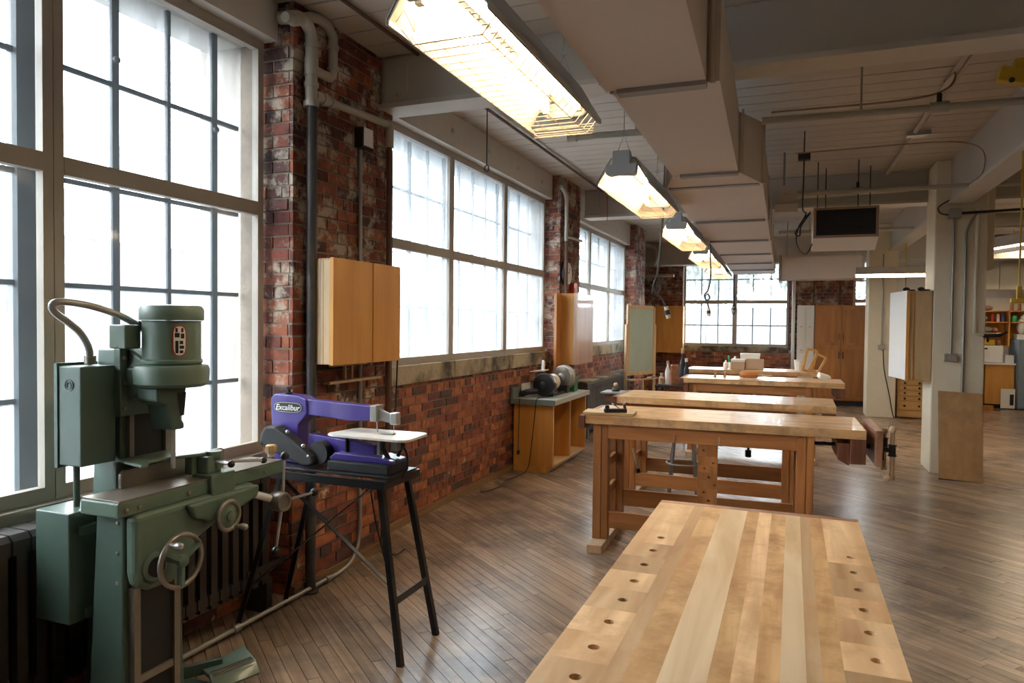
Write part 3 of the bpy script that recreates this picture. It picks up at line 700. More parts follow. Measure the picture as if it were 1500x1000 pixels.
# ============================================================ NEAR WORKBENCH
def holed(x0, x1, y0, y1, z0, z1, holes, r, seg=14):
    """plank along y with real round dog holes."""
    mb = MB(); hs = sorted(holes, key=lambda h: h[1]); ys_ = [y0] + [(hs[i][1] + hs[i + 1][1]) / 2 for i in range(len(hs) - 1)] + [y1]
    for i, (hx_, hy_) in enumerate(hs):
        a, b = ys_[i], ys_[i + 1]; k = len(mb.v)
        for j in range(seg):
            t = 2 * PI * (j + .5) / seg; c, s = math.cos(t), math.sin(t)
            q = min((x1 - hx_) / c if c > 1e-6 else 9, (x0 - hx_) / c if c < -1e-6 else 9, (b - hy_) / s if s > 1e-6 else 9, (a - hy_) / s if s < -1e-6 else 9)
            mb.v += [Vector((hx_ + c * q, hy_ + s * q, z1)), Vector((hx_ + c * r, hy_ + s * r, z1)), Vector((hx_ + c * r, hy_ + s * r, z0))]
        for j in range(seg):
            m_ = (j + 1) % seg; mb.f += [[k + j * 3, k + m_ * 3, k + m_ * 3 + 1, k + j * 3 + 1], [k + j * 3 + 1, k + m_ * 3 + 1, k + m_ * 3 + 2, k + j * 3 + 2]]
            # fill the rectangle corner between two rim points on different sides
            A, B = mb.v[k + j * 3], mb.v[k + m_ * 3]
            if abs(A.x - B.x) > 1e-6 and abs(A.y - B.y) > 1e-6:
                cx_ = x0 if min(abs(A.x - x0), abs(B.x - x0)) < 1e-6 else x1; cyy = a if min(abs(A.y - a), abs(B.y - a)) < 1e-6 else b
                mb.v.append(Vector((cx_, cyy, z1))); mb.f.append([k + j * 3, len(mb.v) - 1, k + m_ * 3])
    k = len(mb.v)
    mb.v += [Vector(p) for p in ((x0, y0, z0), (x1, y0, z0), (x1, y1, z0), (x0, y1, z0), (x0, y0, z1), (x1, y0, z1), (x1, y1, z1), (x0, y1, z1))]
    mb.f += [[k + i for i in f] for f in ((0, 3, 2, 1), (0, 1, 5, 4), (1, 2, 6, 5), (2, 3, 7, 6), (3, 0, 4, 7))]
    return mb
nb = thing('workbench', 'nearest workbench, striped maple top with two rows of round dog holes', 'workbench', (-.1, 1.6, 0), 'wooden workbenches in a row')
xs = [-.412, -.372, -.283, -.235, -.190, -.125, -.088, -.050, -.008, .035, .068, .100, .200]
xs[1] = -.295
xs = [-.412, -.295, -.262, -.205, -.125, -.088, -.050, -.008, .035, .062, .098, .205]
hl = [(-.338, y) for y in (2.045, 1.92, 1.797, 1.672, 1.547, 1.421, 1.297, 1.174, 1.05, .925)]
hr = [(.157, y) for y in (2.07, 1.945, 1.82, 1.695, 1.572, 1.445, 1.32, 1.195, 1.07, .945)]
tints = [.02, .42, .3, .75, .98, .12, .45, .25, .93, .6, .35, .1]
for i in range(len(xs) - 1):
    a, b = xs[i] + .00005, xs[i + 1] - .00005
    if i == 0: mb = holed(a, b, .72, 2.455, .83, .888, hl, .0115)
    elif i == len(xs) - 2: mb = holed(a, b, .72, 2.455, .83, .888, hr, .0115)
    else: mb = MB().bb(a, b, .72, 2.455, .83, .888)
    o = mb.go('plank', ('benchY', 'benchY', 'benchYo', 'benchYl', 'benchYo', 'benchY', 'benchYo', 'benchYl', 'benchY', 'benchYo', 'benchY')[i], nb)
MB().bb(-.413, .206, 2.456, 2.492, .825, .888).go('end_cap', 'jaw', nb, bevel=.003)
MB().bb(-.413, .206, .68, .719, .825, .888).go('end_cap', 'jaw', nb, bevel=.003)
for x in (-.36, .06):
    for y in (.95, 2.1): MB().bb(x, x + .09, y, y + .1, .06, .83).go('leg', 'benchZ', nb, bevel=.004)
for y in (.95, 2.1): MB().bb(-.40, .2, y, y + .1, 0, .06).go('foot', 'benchX', nb, bevel=.004)
for x in (-.34, .09): MB().bb(x, x + .035, 1.05, 2.1, .2, .32).go('stretcher', 'benchY', nb, bevel=.004); MB().bb(x, x + .035, 1.05, 2.1, .71, .83).go('apron', 'benchY', nb)
# near bench: the rounded wooden jaw poking out at its far left corner
MB().prism([(0, 0), (.05, 0), (.05, .11), (.035, .135), (.015, .14), (0, .12)], lambda a, b, d: (d, 2.5 + a, .655 + b), -.46, -.412).go('vise_jaw', 'dowel', nb, bevel=.006)

# ============================================================ THE FOUR CROSSWISE WORKBENCHES
def make_bench(L=1.70, Wd=.66, deadman=True):
    t = thing('workbench', '', 'workbench', (0, 0, 0))
    n = 6
    MB().bb(0.0, L, 0, Wd, .833, .888).go('bench_top', 'bench', t, bevel=.002)
    MB().bb(-.045, -.001, -.01, Wd + .005, .80, .886).go('end_cap', 'benchD', t, bevel=.004)
    for x in (.05, 1.32):
        for y in (.03, .53):
            MB().bb(x, x + .055, y, y + .09, .055, .833).go('leg', 'benchZ', t, bevel=.003)
            MB().bb(x + .056, x + .10, y + .006, y + .084, .055, .833).go('leg_cheek', 'benchZ', t, bevel=.003)
        MB().bb(x, x + .10, -.12, Wd + .1, 0, .055).go('foot', 'dowel', t, bevel=.004)
        for z in (.30, .5): MB().bb(x + .03, x + .06, .12, .53, z, z + .06).go('side_rail', 'benchX', t, bevel=.003)
    MB().bb(.151, 1.32, .035, .065, .735, .833).go('apron', 'benchX', t, bevel=.003)
    MB().bb(.151, 1.32, .57, .60, .735, .833).go('apron', 'benchX', t, bevel=.003)
    MB().bb(.151, 1.32, .05, .08, .13, .24).go('stretcher', 'benchX', t, bevel=.003)
    MB().bb(.151, 1.32, .56, .59, .16, .28).go('stretcher', 'benchX', t, bevel=.003)
    return t
proto = make_bench()
def place(b, x, y, r, label):
    b.location = (x, y, 0); b.rotation_euler = (0, 0, math.radians(r)); b['label'] = label; b['group'] = 'wooden workbenches in a row'; return b
b3 = place(copy_tree(proto), -1.375, 5.93, -.5, 'third workbench from the front, bare top with dark jaw at its left end')
b4 = place(copy_tree(proto), -1.16, 8.36, .5, 'fourth workbench from the front, with a mallet and small tools on top')
b5 = place(copy_tree(proto), -1.34, 10.12, .5, 'farthest workbench, with cardboard boxes on top in front of the back window')
b2 = place(proto, -1.28, 4.60, 1.3, 'second workbench from the front, with a big end vise and wooden handles at its right')
ORG[b2] = Vector((0, 0, 0))
# bench 2 extras, in its own coordinates
MB().bb(1.615, 1.70, 0, .62, .685, .832).prism([(0, .70), (.065, .665), (.065, .80), (0, .80)], lambda a, b, d: (1.55 + a, d, b), .05, .5).go('end_block', 'benchD', b2, bevel=.004)
MB().prism([(0, .685), (.04, .675), (.045, .893), (0, .893)], lambda a, b, d: (1.745 + a, d, b), -.01, .585).go('vise_jaw', 'jaw', b2, bevel=.006)
v_ = MB().cyl((1.2, .22, .765), (1.62, .22, .765), .012, 10).cyl((1.7, .22, .765), (1.80, .22, .765), .014, 10).bb(1.79, 1.81, .12, .2, .70, .86)
v_.go('vise_screw', 'black', b2, smooth=40)
for q, (y, zc, z0, z1, tilt) in enumerate(((.06, .775, .60, .915, 0), (.38, .77, .60, .86, 0))):
    hub = MB().cyl((1.79, y, zc), (1.835, y, zc), .014, 10).lathe((1.845, y, zc - .035), (0, 0, 1), [(.024, 0), (.026, .004), (.019, .012), (.019, .058), (.026, .066), (.024, .07)], 14).go('vise_hub', 'black', b2, smooth=40)
    MB().lathe((1.845, y, z0), (0, 0, 1), [(.017, 0), (.017, .025), (.0125, .032), (.0135, (z1 - z0) * .5), (.0125, z1 - z0 - .035), (.019, z1 - z0 - .028), (.02, z1 - z0 - .012), (.012, z1 - z0)], 14).go('vise_handle', 'dowel', hub, smooth=40)
MB().lathe((1.80, -.05, .63), (0, -1, 0), [(.014, -.12), (.014, 0), (.02, .004), (.02, .02), (.012, .026)], 14).go('handle_end', 'dowel', b2, smooth=40)
for x in (.585, .865): MB().cyl((x, .031, .745), (x, .031, .79), .005, 8).bb(x - .004, x + .004, .024, .036, .765, .79).go('bench_dog', 'dowel', b2)
# deadman board with real holes
dm = holed(-.02, .10, .22, .734, 0, .03, [(.015, .70), (.075, .62), (.02, .585), (.05, .53), (.085, .48), (.02, .43), (.05, .38), (.085, .33)], .0085)
MB2 = MB(); MB2.v = [Vector((p.x + .755, .045 + (.03 - p.z), p.y)) for p in dm.v]; MB2.f = dm.f
MB2.go('deadman_board', 'benchZ', b2)
# side vise under the left end
sv = MB().cyl((.09, -.04 + .12, .715), (.09, .42, .70), .019, 12).go('side_screw', 'iron', b2, smooth=40)
MB().lathe((.11, .40, .72), (0, 1, 0), [(.045, 0), (.045, .02), (.03, .03), (.02, .05)], 16).go('screw_flange', 'black', b2, smooth=40)
MB().cyl((.235, .5, .60), (.275, .47, .46), .011, 10).go('side_handle', 'dowel', b2, smooth=40); MB().cyl((.275, .47, .46), (.283, .465, .43), .014, 10).go('handle_tip', 'black', b2)
MB().cyl((1.03, .4, .735), (1.03, .4, .66), .008, 8).cyl((1.03, .4, .66), (1.03, .4, .615), .02, 12).go('clamp_screw', 'black', b2, smooth=40)
# other benches' small differences
ORG[b3] = Vector((0, 0, 0)); ORG[b4] = Vector((0, 0, 0)); ORG[b5] = Vector((0, 0, 0))
MB().bb(1.615, 1.70, -.01, .62, .74, .832).go('end_block', 'benchD', b3, bevel=.004)
MB().bb(1.6, 1.70, 0, .62, .72, .832).go('end_block', 'benchD', b4, bevel=.004)
MB().bb(.0, .06, 0, .62, .68, .832).go('left_block', 'benchD', b4, bevel=.004)
MB().bb(-.0, .06, 0, .62, .70, .832).go('left_block', 'benchD', b5, bevel=.004)
MB().bb(-.0, .09, -.012, .62, .72, .832).go('left_block', 'benchD', b3, bevel=.004)

# things on benches
def wpt(b, x, y, z): return b.matrix_basis @ Vector((x, y, z))
bpy.context.view_layer.update()
p = hZ(893, 603, .89)
tl = tag(MB().obox((-1.14, 4.72, .9), (.34, .20, .018), (0, 0, .1)).go('board', 'plypale', bevel=.002), 'pale plywood board lying on the left end of the second workbench', 'board')
q = thing('hand_plane', 'small dark hand plane on the left end of the second workbench', 'plane', (-1.09, 4.665, .909))
MB().obox((-1.09, 4.665, .922), (.15, .045, .026), (0, 0, .45)).go('plane_body', 'blackm', q, bevel=.004)
MB().sph((-1.14, 4.64, .945), .017, 10).go('front_knob', 'black', q, smooth=60)
MB().tube([(-1.03, 4.69, .93), (-1.035, 4.688, .96), (-1.02, 4.695, .975)], .011, 8).go('rear_handle', 'benchD', q, smooth=60)
MB().obox((-1.085, 4.667, .95), (.06, .03, .006), (0, .6, .45)).go('blade', 'galv', q)
MB().bb(-.24, -.047, .35, .60, .868, .884).go('side_tray', 'galv', b3, bevel=.003); MB().bb(-.2, -.05, .38, .42, .80, .867).go('tray_bracket', 'benchD', b3)
q = thing('knobbed_tool', 'small dark tool with a round pale knob on the grey tray of the third workbench', 'tool', (-1.50, 6.42, .885))
MB().lathe((-1.50, 6.42, .885), (0, 0, 1), [(.035, 0), (.04, .012), (.032, .03), (.018, .04)], 14).go('tool_body', 'blackm', q, smooth=40); MB().sph((-1.50, 6.42, .942), .022, 10).go('knob', 'dowel', q, smooth=60)
m_ = thing('wooden_mallet', 'wooden mallet lying on the fourth workbench', 'mallet', (-.4, 8.7, .888))
MB().lathe((-.56, 8.7, .93), (1, .02, 0), [(.03, 0), (.04, .02), (.042, .1), (.04, .18), (.03, .2)], 14).go('mallet_head', 'benchX', m_, smooth=40)
MB().lathe((-.36, 8.7, .925), (1, .02, -.04), [(.012, 0), (.012, .12), (.016, .15), (.01, .16)], 10).go('handle', 'dowel', m_, smooth=40)
for i, (x, lb) in enumerate(((-.84, 'left one of two small wooden knobs standing on the fourth workbench'), (-.73, 'right one of two small wooden knobs, the taller, on the fourth workbench'))):
    h = .05 + .02 * i; tag(MB().lathe((x, 8.68, .888), (.2, 0, 1), [(.018, 0), (.012, .02), (.008, h * .6), (.016, h * .8), (.01, h)], 12).go('turned_knob', 'dowel', smooth=40), lb, 'knob')
def cbox(x0, x1, y0, y1, z0, z1, label, m='cardboard', name='box', lid=None):
    t = thing(name, label, 'box', ((x0 + x1) / 2, (y0 + y1) / 2, z0))
    th = .006
    MB().bb(x0, x1, y0, y1, z0, z0 + th).bb(x0, x0 + th, y0, y1, z0, z1).bb(x1 - th, x1, y0, y1, z0, z1).bb(x0 + th, x1 - th, y0, y0 + th, z0, z1).bb(x0 + th, x1 - th, y1 - th, y1, z0, z1).go('box_body', m, t)
    if lid: MB().bb(x0 - .004, x1 + .004, y0 - .004, y1 + .004, z1 - .03, z1 + .004).go('lid', lid, t, bevel=.003)
    else: MB().bb(x0 + th, x1 - th, y0 + th, y1 - th, z0 + th, z1 - .015).go('contents', 'paper', t)
    return t
cbox(-.78, -.60, 10.3, 10.55, .888, 1.025, 'pale pink lidded box, left of the boxes on the farthest workbench', 'cardboard', lid='paper')
cbox(-.59, -.36, 10.32, 10.6, .888, 1.03, 'larger cardboard box, right of the boxes on the farthest workbench', 'cardboard')
cbox(-.68, -.42, 10.62, 10.75, .888, 1.10, 'white box standing behind the cardboard boxes on the farthest workbench', 'paper', lid='paper')
t = thing('supply_bottle', 'white squeeze bottle left of the boxes on the farthest workbench', 'bottle', (-.86, 10.4, .888))
MB().lathe((-.86, 10.4, .888), (0, 0, 1), [(.03, 0), (.034, .01), (.034, .08), (.015, .1), (.008, .13)], 14).go('bottle_body', 'paper', t, smooth=40); MB().cyl((-.86, 10.4, 1.01), (-.86, 10.4, 1.03), .01, 8).go('cap', 'black', t)
t = thing('marker_cup', 'white cup of green and white tubes left of the boxes on the farthest workbench', 'cup', (-.80, 10.5, .888))
MB().lathe((-.80, 10.5, .888), (0, 0, 1), [(.028, 0), (.034, .09), (.031, .09), (.026, .005)], 14).go('cup', 'paper', t, smooth=40)
tag(MB().cyl((-.81, 10.5, .9), (-.83, 10.5, 1.07), .012, 8).go('green_tube', 'grn'), 'green plastic tube standing in the white cup on the farthest workbench', 'tube')
tag(MB().cyl((-.80, 10.5, .9), (-.74, 10.5, 1.06), .014, 8).go('white_tube', 'paper'), 'white paper tube leaning in the white cup on the farthest workbench', 'tube')
# planes, bottles and paddles on the cart left of bench 4
ct = thing('tool_cart', 'low dark cart of tools left of the fourth workbench', 'cart', (-1.38, 9.3, 0))
MB().bb(-1.62, -1.22, 9.1, 9.6, .70, .73).go('cart_shelf', 'blackm', ct); MB().bb(-1.62, -1.22, 9.1, 9.6, .3, .33).go('cart_shelf', 'blackm', ct)
for x in (-1.6, -1.24):
    for y in (9.12, 9.58): MB().bb(x - .015, x + .015, y - .015, y + .015, 0, .73).go('post', 'blackm', ct)
def bottle(x, y, z, r, h, m1, m2, label, name='bottle'):
    t = thing(name, label, 'bottle', (x, y, z))
    MB().lathe((x, y, z), (0, 0, 1), [(r, 0), (r, h * .55), (r * .4, h * .72), (r * .35, h * .86)], 12).go('bottle_body', m1, t, smooth=40)
    MB().lathe((x, y, z + h * .86), (0, 0, 1), [(r * .5, 0), (r * .5, h * .14)], 12).go('cap', m2, t, smooth=40)
bottle(-1.57, 9.3, .73, .035, .14, 'dowel', 'dowel', 'stubby pale bottle, leftmost on the dark tool cart')
bottle(-1.49, 9.3, .73, .035, .30, 'paper', 'dowel', 'tall white bottle with a pale cap on the dark tool cart')
bottle(-1.33, 9.5, .73, .045, .46, 'blackm', 'dowel', 'tallest black bottle with a tan cap at the back of the dark tool cart')
bottle(-1.26, 9.35, .73, .035, .34, 'blackm', 'paper', 'black bottle with a white cap, rightmost on the dark tool cart')
tag(MB().obox((-1.39, 9.2, .86), (.12, .03, .26), (0, .0, .9)).go('wood_block', 'jaw', bevel=.004), 'pinkish wooden block standing on edge on the dark tool cart', 'block')
# small wooden frames at the right end of bench 5
def frame(cx, cy, cz, w_, h_, ry, rz, label, m='oaky'):
    t = thing('wooden_frame', label, 'frame', (cx, cy, cz)); R = Euler((0, ry, rz)).to_matrix(); c = Vector((cx, cy, cz))
    for a, b, s in (((-w_ / 2, 0, 0), (-w_ / 2, 0, h_), 0), ((w_ / 2, 0, 0), (w_ / 2, 0, h_), 0), ((-w_ / 2, 0, .01), (w_ / 2, 0, .01), 0), ((-w_ / 2, 0, h_), (w_ / 2, 0, h_), 0)):
        MB().bar(c + R @ Vector(a), c + R @ Vector(b), .022, .03).go('rail', m, t)
frame(.20, 10.35, .888, .13, .30, .2, .4, 'tall leaning wooden frame at the right end of the farthest workbench')
frame(.27, 10.3, .888, .12, .24, .45, .1, 'shorter tilted wooden frame in front of the tall one on the farthest workbench')
t = thing('bucket', 'white bucket at the right end of the farthest workbench', 'bucket', (.10, 10.5, .888))
MB().lathe((.10, 10.5, .888), (0, 0, 1), [(.055, 0), (.07, .15), (.066, .15), (.05, .008)], 18).go('bucket_body', 'paper', t, smooth=40); MB().torus((.10, 10.5, 1.03), (0, 0, 1), .07, .004, 20, 5).go('rim', 'paper', t)
tag(MB().obox((.35, 8.9, .92), (.13, .1, .06), (.2, .3, .3)).go('paper_bundle', 'paper', bevel=.01), 'crumpled white paper bundle at the right end of the fourth workbench', 'paper')

# stool
st = thing('shop_stool', 'grey metal stool with a round foot ring under the third workbench', 'stool', (-.86, 6.27, 0))
for k in range(4):
    a = PI / 4 + k * PI / 2 + .2; MB().cyl((-.86 + .17 * math.cos(a), 6.27 + .17 * math.sin(a), 0), (-.86 + .1 * math.cos(a), 6.27 + .1 * math.sin(a), .62), .011, 10).go('leg', 'galv', st, smooth=40)
MB().torus((-.86, 6.27, .30), (0, 0, 1), .142, .009, 28, 8).go('foot_ring', 'galv', st, smooth=40)
MB().lathe((-.86, 6.27, .62), (0, 0, 1), [(.15, 0), (.16, .006), (.16, .03), (.15, .036)], 28).go('seat', 'black', st, smooth=40)

# ============================================================ SCROLL SAW AND STAND
ss = thing('saw_stand', 'black angle-iron stand with splayed legs and crossed braces', 'stand', (-2.0, 2.83, 0))
lt = [(-2.22, 2.69), (-1.70, 2.71), (-2.22, 2.95), (-1.70, 2.94)]; lf = [(-2.46, 2.66), (-1.56, 2.66), (-2.46, 3.01), (-1.565, 3.0)]
for (a, b), (c, d_) in zip(lt, lf):
    s1 = 1 if a > -2 else -1; s2 = -1 if b < 2.8 else 1
    MB().bar((a, b, .785), (c, d_, 0), .026, .004, (0, 1, 0)).bar((a + .012 * s1, b + .011, .785), (c + .012 * s1, d_ + .011, 0), .004, .026, (0, 1, 0)).go('leg', 'black', ss)
MB().bb(-2.34, -1.64, 2.66, 2.68, .765, .80).bb(-2.34, -1.64, 2.96, 2.98, .765, .80).bb(-2.34, -2.3, 2.68, 2.96, .765, .80).bb(-1.69, -1.64, 2.68, 2.96, .765, .80).go('top_frame', 'black', ss)
MB().bar((-1.73, 2.70, .76), (-2.40, 2.68, .22), .004, .028, (0, 1, 0)).go('cross_brace', 'black', ss)
MB().bar((-2.25, 2.72, .76), (-1.62, 2.72, .31), .004, .024, (0, 1, 0)).go('cross_brace', 'black', ss)
MB().bar((-1.60, 2.69, .27), (-1.60, 2.98, .27), .004, .035).go('side_brace', 'black', ss); MB().bar((-2.42, 2.69, .27), (-2.42, 2.98, .27), .004, .03).go('side_brace', 'black', ss)
sa = thing('scroll_saw', 'purple scroll saw with a long arm and white oval-cornered table', 'saw', (-2.0, 2.83, .80))
YS = 2.82
def pp(poly, y0, y1, mb=None): return (mb or MB()).prism(poly, lambda a, b, d: (a, d, b), y0, y1)
MB().bb(-2.33, -1.64, 2.70, 2.95, .801, .812).go('base_plate', 'black', sa, bevel=.002)
pp([(-2.345, .815), (-2.345, .96), (-2.36, 1.0), (-2.365, 1.12), (-2.34, 1.145), (-2.20, 1.14), (-2.155, 1.125), (-2.15, 1.06), (-2.17, 1.03), (-2.2, 1.0), (-2.2, .87), (-2.13, .83), (-2.13, .815)], YS - .03, YS + .05).go('rear_frame', 'purple', sa, bevel=.006)
pp([(-2.165, 1.125), (-1.80, 1.11), (-1.785, 1.10), (-1.785, 1.045), (-1.93, 1.035), (-2.05, 1.045), (-2.165, 1.05)], YS - .02, YS + .03).go('upper_arm', 'purple', sa, bevel=.004)
pp([(-2.15, .96), (-1.78, .93), (-1.78, .86), (-2.0, .875), (-2.15, .90)], YS - .015, YS + .03).go('lower_arm', 'purple', sa, bevel=.004)
pp([(-2.0, .865), (-1.97, .89), (-1.74, .885), (-1.66, .87), (-1.66, .855), (-2.0, .855)], YS - .06, YS + .07).go('front_foot', 'purple', sa, bevel=.005)
MB().bb(-1.99, -1.665, YS - .09, YS + .09, .812, .855).go('rubber_base', 'blackm', sa, bevel=.004)
MB().prism([(-2.37, .90 + .0), (-2.365, .95), (-2.335, .985), (-2.28, .985), (-2.24, .965), (-2.07, .86), (-2.06, .83), (-2.085, .812), (-2.12, .812), (-2.34, .88)], lambda a, b, d: (a, d, b + .01), YS - .105, YS - .035).go('belt_cover', 'blackm', sa, bevel=.01)
for a, b in ((-2.21, .975), (-2.12, .915), (-2.09, .87)): MB().lathe((a, YS - .09, b), (0, -1, 0), [(.009, 0), (.008, .012), (.003, .016)], 10).go('screw', 'steel', sa, smooth=40)
MB().cyl((-2.06, YS - .07, .88), (-2.06, YS - .01, .88), .055, 20).cyl((-2.0, YS, .86), (-1.9, YS, .85), .03, 14).go('motor', 'blackm', sa, smooth=40)
pl = []
for cx, cyy, a0 in ((-1.60, 2.90, 0), (-1.93, 2.90, 90), (-1.95, 2.725, 180), (-1.60, 2.715, 270)):
    for k in range(5): a = math.radians(a0 + k * 22.5); pl.append((cx + .03 * math.cos(a), cyy + .03 * math.sin(a)))
pl = [(-1.985, 2.74), (-1.975, 2.715), (-1.94, 2.70)] + [(-1.59, 2.685), (-1.56, 2.70), (-1.55, 2.73)] + [(-1.56, 2.90), (-1.58, 2.925), (-1.61, 2.93)] + [(-1.93, 2.925), (-1.96, 2.90)]
MB().prism(pl, lambda a, b, d: (a, b, d), .973, .985).go('saw_table', 'tablew', sa, bevel=.002)
MB().tube([(-1.93, YS - .02, .97), (-1.93, YS - .02, .89), (-1.89, YS - .02, .86)], .008, 8).tube([(-1.73, YS - .02, .97), (-1.735, YS - .02, .92), (-1.70, YS - .02, .87), (-1.66, YS - .02, .86)], .012, 8).tube([(-1.66, YS + .03, .97), (-1.66, YS + .03, .93), (-1.685, YS + .03, .88)], .009, 8).go('table_trunnion', 'black', sa, smooth=50)
MB().bb(-1.70, -1.665, YS - .01, YS + .02, .91, .97).go('table_bracket', 'galv', sa); MB().bb(-1.76, -1.745, YS - .03, YS, .89, .97).go('table_bracket', 'galv', sa)
MB().bb(-1.80, -1.765, YS - .03, YS + .035, 1.04, 1.115).prism([(-1.77, 1.10), (-1.70, 1.075), (-1.68, 1.07), (-1.68, 1.03), (-1.77, 1.05)], lambda a, b, d: (a, d, b), YS - .012, YS + .012).go('blade_clamp', 'galv', sa, bevel=.003)
MB().bb(-1.70, -1.665, YS - .02, YS + .02, 1.03, 1.085).go('tension_block', 'steel', sa, bevel=.004)
MB().cyl((-1.69, YS, 1.04), (-1.69, YS, .93), .0015, 5).go('blade', 'steel', sa)
MB().tube([(-1.765, YS - .02, 1.04), (-1.765, YS - .02, 1.0), (-1.76, YS - .02, .99), (-1.69, YS - .02, .988)], .0035, 6).bb(-1.74, -1.68, YS - .03, YS + .0, .986, .991).go('hold_down_foot', 'galv', sa)
MB().lathe((-2.28, YS, 1.143), (0, 0, 1), [(.02, 0), (.02, .006), (.008, .01), (.008, .022), (.022, .026), (.02, .036)], 14).go('knob', 'black', sa, smooth=40)
MB().tube(smoothpath([(-1.66, YS + .03, .93), (-1.62, YS, .90), (-1.60, YS - .03, .85), (-1.62, YS - .04, .80)]), .006, 6).go('blower_hose', 'black', sa, smooth=60)
dc = MB()
ov = [( -2.26 + .083 * (abs(math.cos(t)) ** .55) * (1 if math.cos(t) > 0 else -1), 1.082 + .026 * (abs(math.sin(t)) ** .7) * (1 if math.sin(t) > 0 else -1)) for t in [2 * PI * k / 32 for k in range(32)]]
dec = MB().prism(ov, lambda a, b, d: (a, d, b), YS - .0335, YS - .031).go('badge', 'black', sa)
MB().prism([(-2.26 + (a + 2.26) * .97, 1.082 + (b - 1.082) * .90) for a, b in ov], lambda a, b, d: (a, d, b), YS - .0338, YS - .0334).go('badge_border', 'steel', dec)
MB().prism([(-2.26 + (a + 2.26) * .945, 1.082 + (b - 1.082) * .83) for a, b in ov], lambda a, b, d: (a, d, b), YS - .0342, YS - .0338).go('badge_field', 'black', dec)
def text(s, parent, origin, xdir, ydir, size, m, name='lettering', shear=0, ext=.0003):
    c = bpy.data.curves.new(name, 'FONT'); c.body = s; c.size = size; c.align_x = 'CENTER'; c.align_y = 'CENTER'; c.extrude = ext; c.shear = shear; c.offset = size * .015
    tmp = bpy.data.objects.new('tmp', c); COL.objects.link(tmp); dg = bpy.context.evaluated_depsgraph_get(); me = bpy.data.meshes.new_from_object(tmp.evaluated_get(dg))
    bpy.data.objects.remove(tmp); xd = Vector(xdir).normalized(); yd = Vector(ydir).normalized(); zd = xd.cross(yd); o0 = ORG[parent]
    for v in me.vertices: q = v.co.copy(); v.co = Vector(origin) - o0 + xd * q.x + yd * q.y + zd * q.z
    me.materials.clear(); me.materials.append(M[m]); o = bpy.data.objects.new(name, me); COL.objects.link(o); o.parent = parent; ORG[o] = o0; return o
text('Excalibur', dec, (-2.262, YS - .0346, 1.080), (1, 0, 0), (0, 0, 1), .038, 'paper', shear=.25)
# saw cord
tag(MB().tube(smoothpath([(-2.36, 3.98, 1.27), (-2.38, 4.0, 1.05), (-2.36, 3.95, .9), (-2.38, 3.9, .6), (-2.38, 3.85, .3), (-2.37, 3.82, .1), (-2.33, 3.9, .02), (-2.34, 4.05, .01)]), .005, 6).tube(smoothpath([(-1.98, 3.0, .78), (-1.99, 3.02, .66), (-1.95, 3.02, .7), (-1.93, 3.05, .5), (-1.95, 3.2, .2), (-2.1, 3.5, .02), (-2.3, 3.8, .01)]), .004, 6).go('power_cord', 'black', smooth=60), 'black power cord looping down the brick pier behind the saw stand', 'cord')
# ============================================================ MORTISER
mt = thing('mortising_machine', 'old green mortising machine with a long iron table, hand wheels and top motor', 'machine', (-2.2, 2.0, 0))
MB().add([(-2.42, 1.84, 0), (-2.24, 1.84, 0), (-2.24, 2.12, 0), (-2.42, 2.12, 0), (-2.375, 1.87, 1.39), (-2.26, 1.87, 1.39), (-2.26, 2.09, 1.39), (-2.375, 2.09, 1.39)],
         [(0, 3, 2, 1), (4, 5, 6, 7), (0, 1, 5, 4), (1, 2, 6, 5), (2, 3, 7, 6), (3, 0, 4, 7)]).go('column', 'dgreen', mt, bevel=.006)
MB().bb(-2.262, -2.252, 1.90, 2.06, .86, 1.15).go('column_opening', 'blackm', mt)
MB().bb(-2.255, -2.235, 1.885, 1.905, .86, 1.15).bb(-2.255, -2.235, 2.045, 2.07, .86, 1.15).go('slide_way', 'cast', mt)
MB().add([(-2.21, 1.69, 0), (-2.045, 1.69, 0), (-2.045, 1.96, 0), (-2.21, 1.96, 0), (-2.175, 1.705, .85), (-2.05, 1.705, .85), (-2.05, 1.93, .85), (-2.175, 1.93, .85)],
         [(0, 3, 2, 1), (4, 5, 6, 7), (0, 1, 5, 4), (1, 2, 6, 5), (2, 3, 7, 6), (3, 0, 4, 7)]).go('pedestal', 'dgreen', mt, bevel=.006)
MB().bb(-2.05, -2.035, 1.74, 1.90, .03, .58).go('pedestal_opening', 'blackm', mt)
for ya, yb in ((1.72, 1.745), (1.885, 1.91)): MB().bb(-2.05, -2.02, ya, yb, 0, .6).go('slide_way', 'cast', mt)
MB().bb(-2.05, -2.025, 1.745, 1.885, .27, .295).go('tie_bar', 'cast', mt)
for z in (.62, .72, .82): MB().lathe((-2.075, 1.706, z), (0, -1, 0), [(.008, 0), (.008, .006), (.003, .008)], 6).go('bolt', 'cast', mt, smooth=40)
MB().bb(-2.47, -2.12, 1.80, 2.20, 0, .035).go('base', 'dgreen', mt, bevel=.006)
bk = MB().bb(-2.26, -2.225, 1.84, 2.10, 1.15, 1.395).go('back_plate', 'green', mt, bevel=.004)
for y in (1.855, 2.085):
    for z in (1.18, 1.27, 1.36): MB().lathe((-2.225, y, z), (1, 0, 0), [(.008, 0), (.008, .008), (.003, .01)], 6).go('bolt', 'cast', bk, smooth=40)
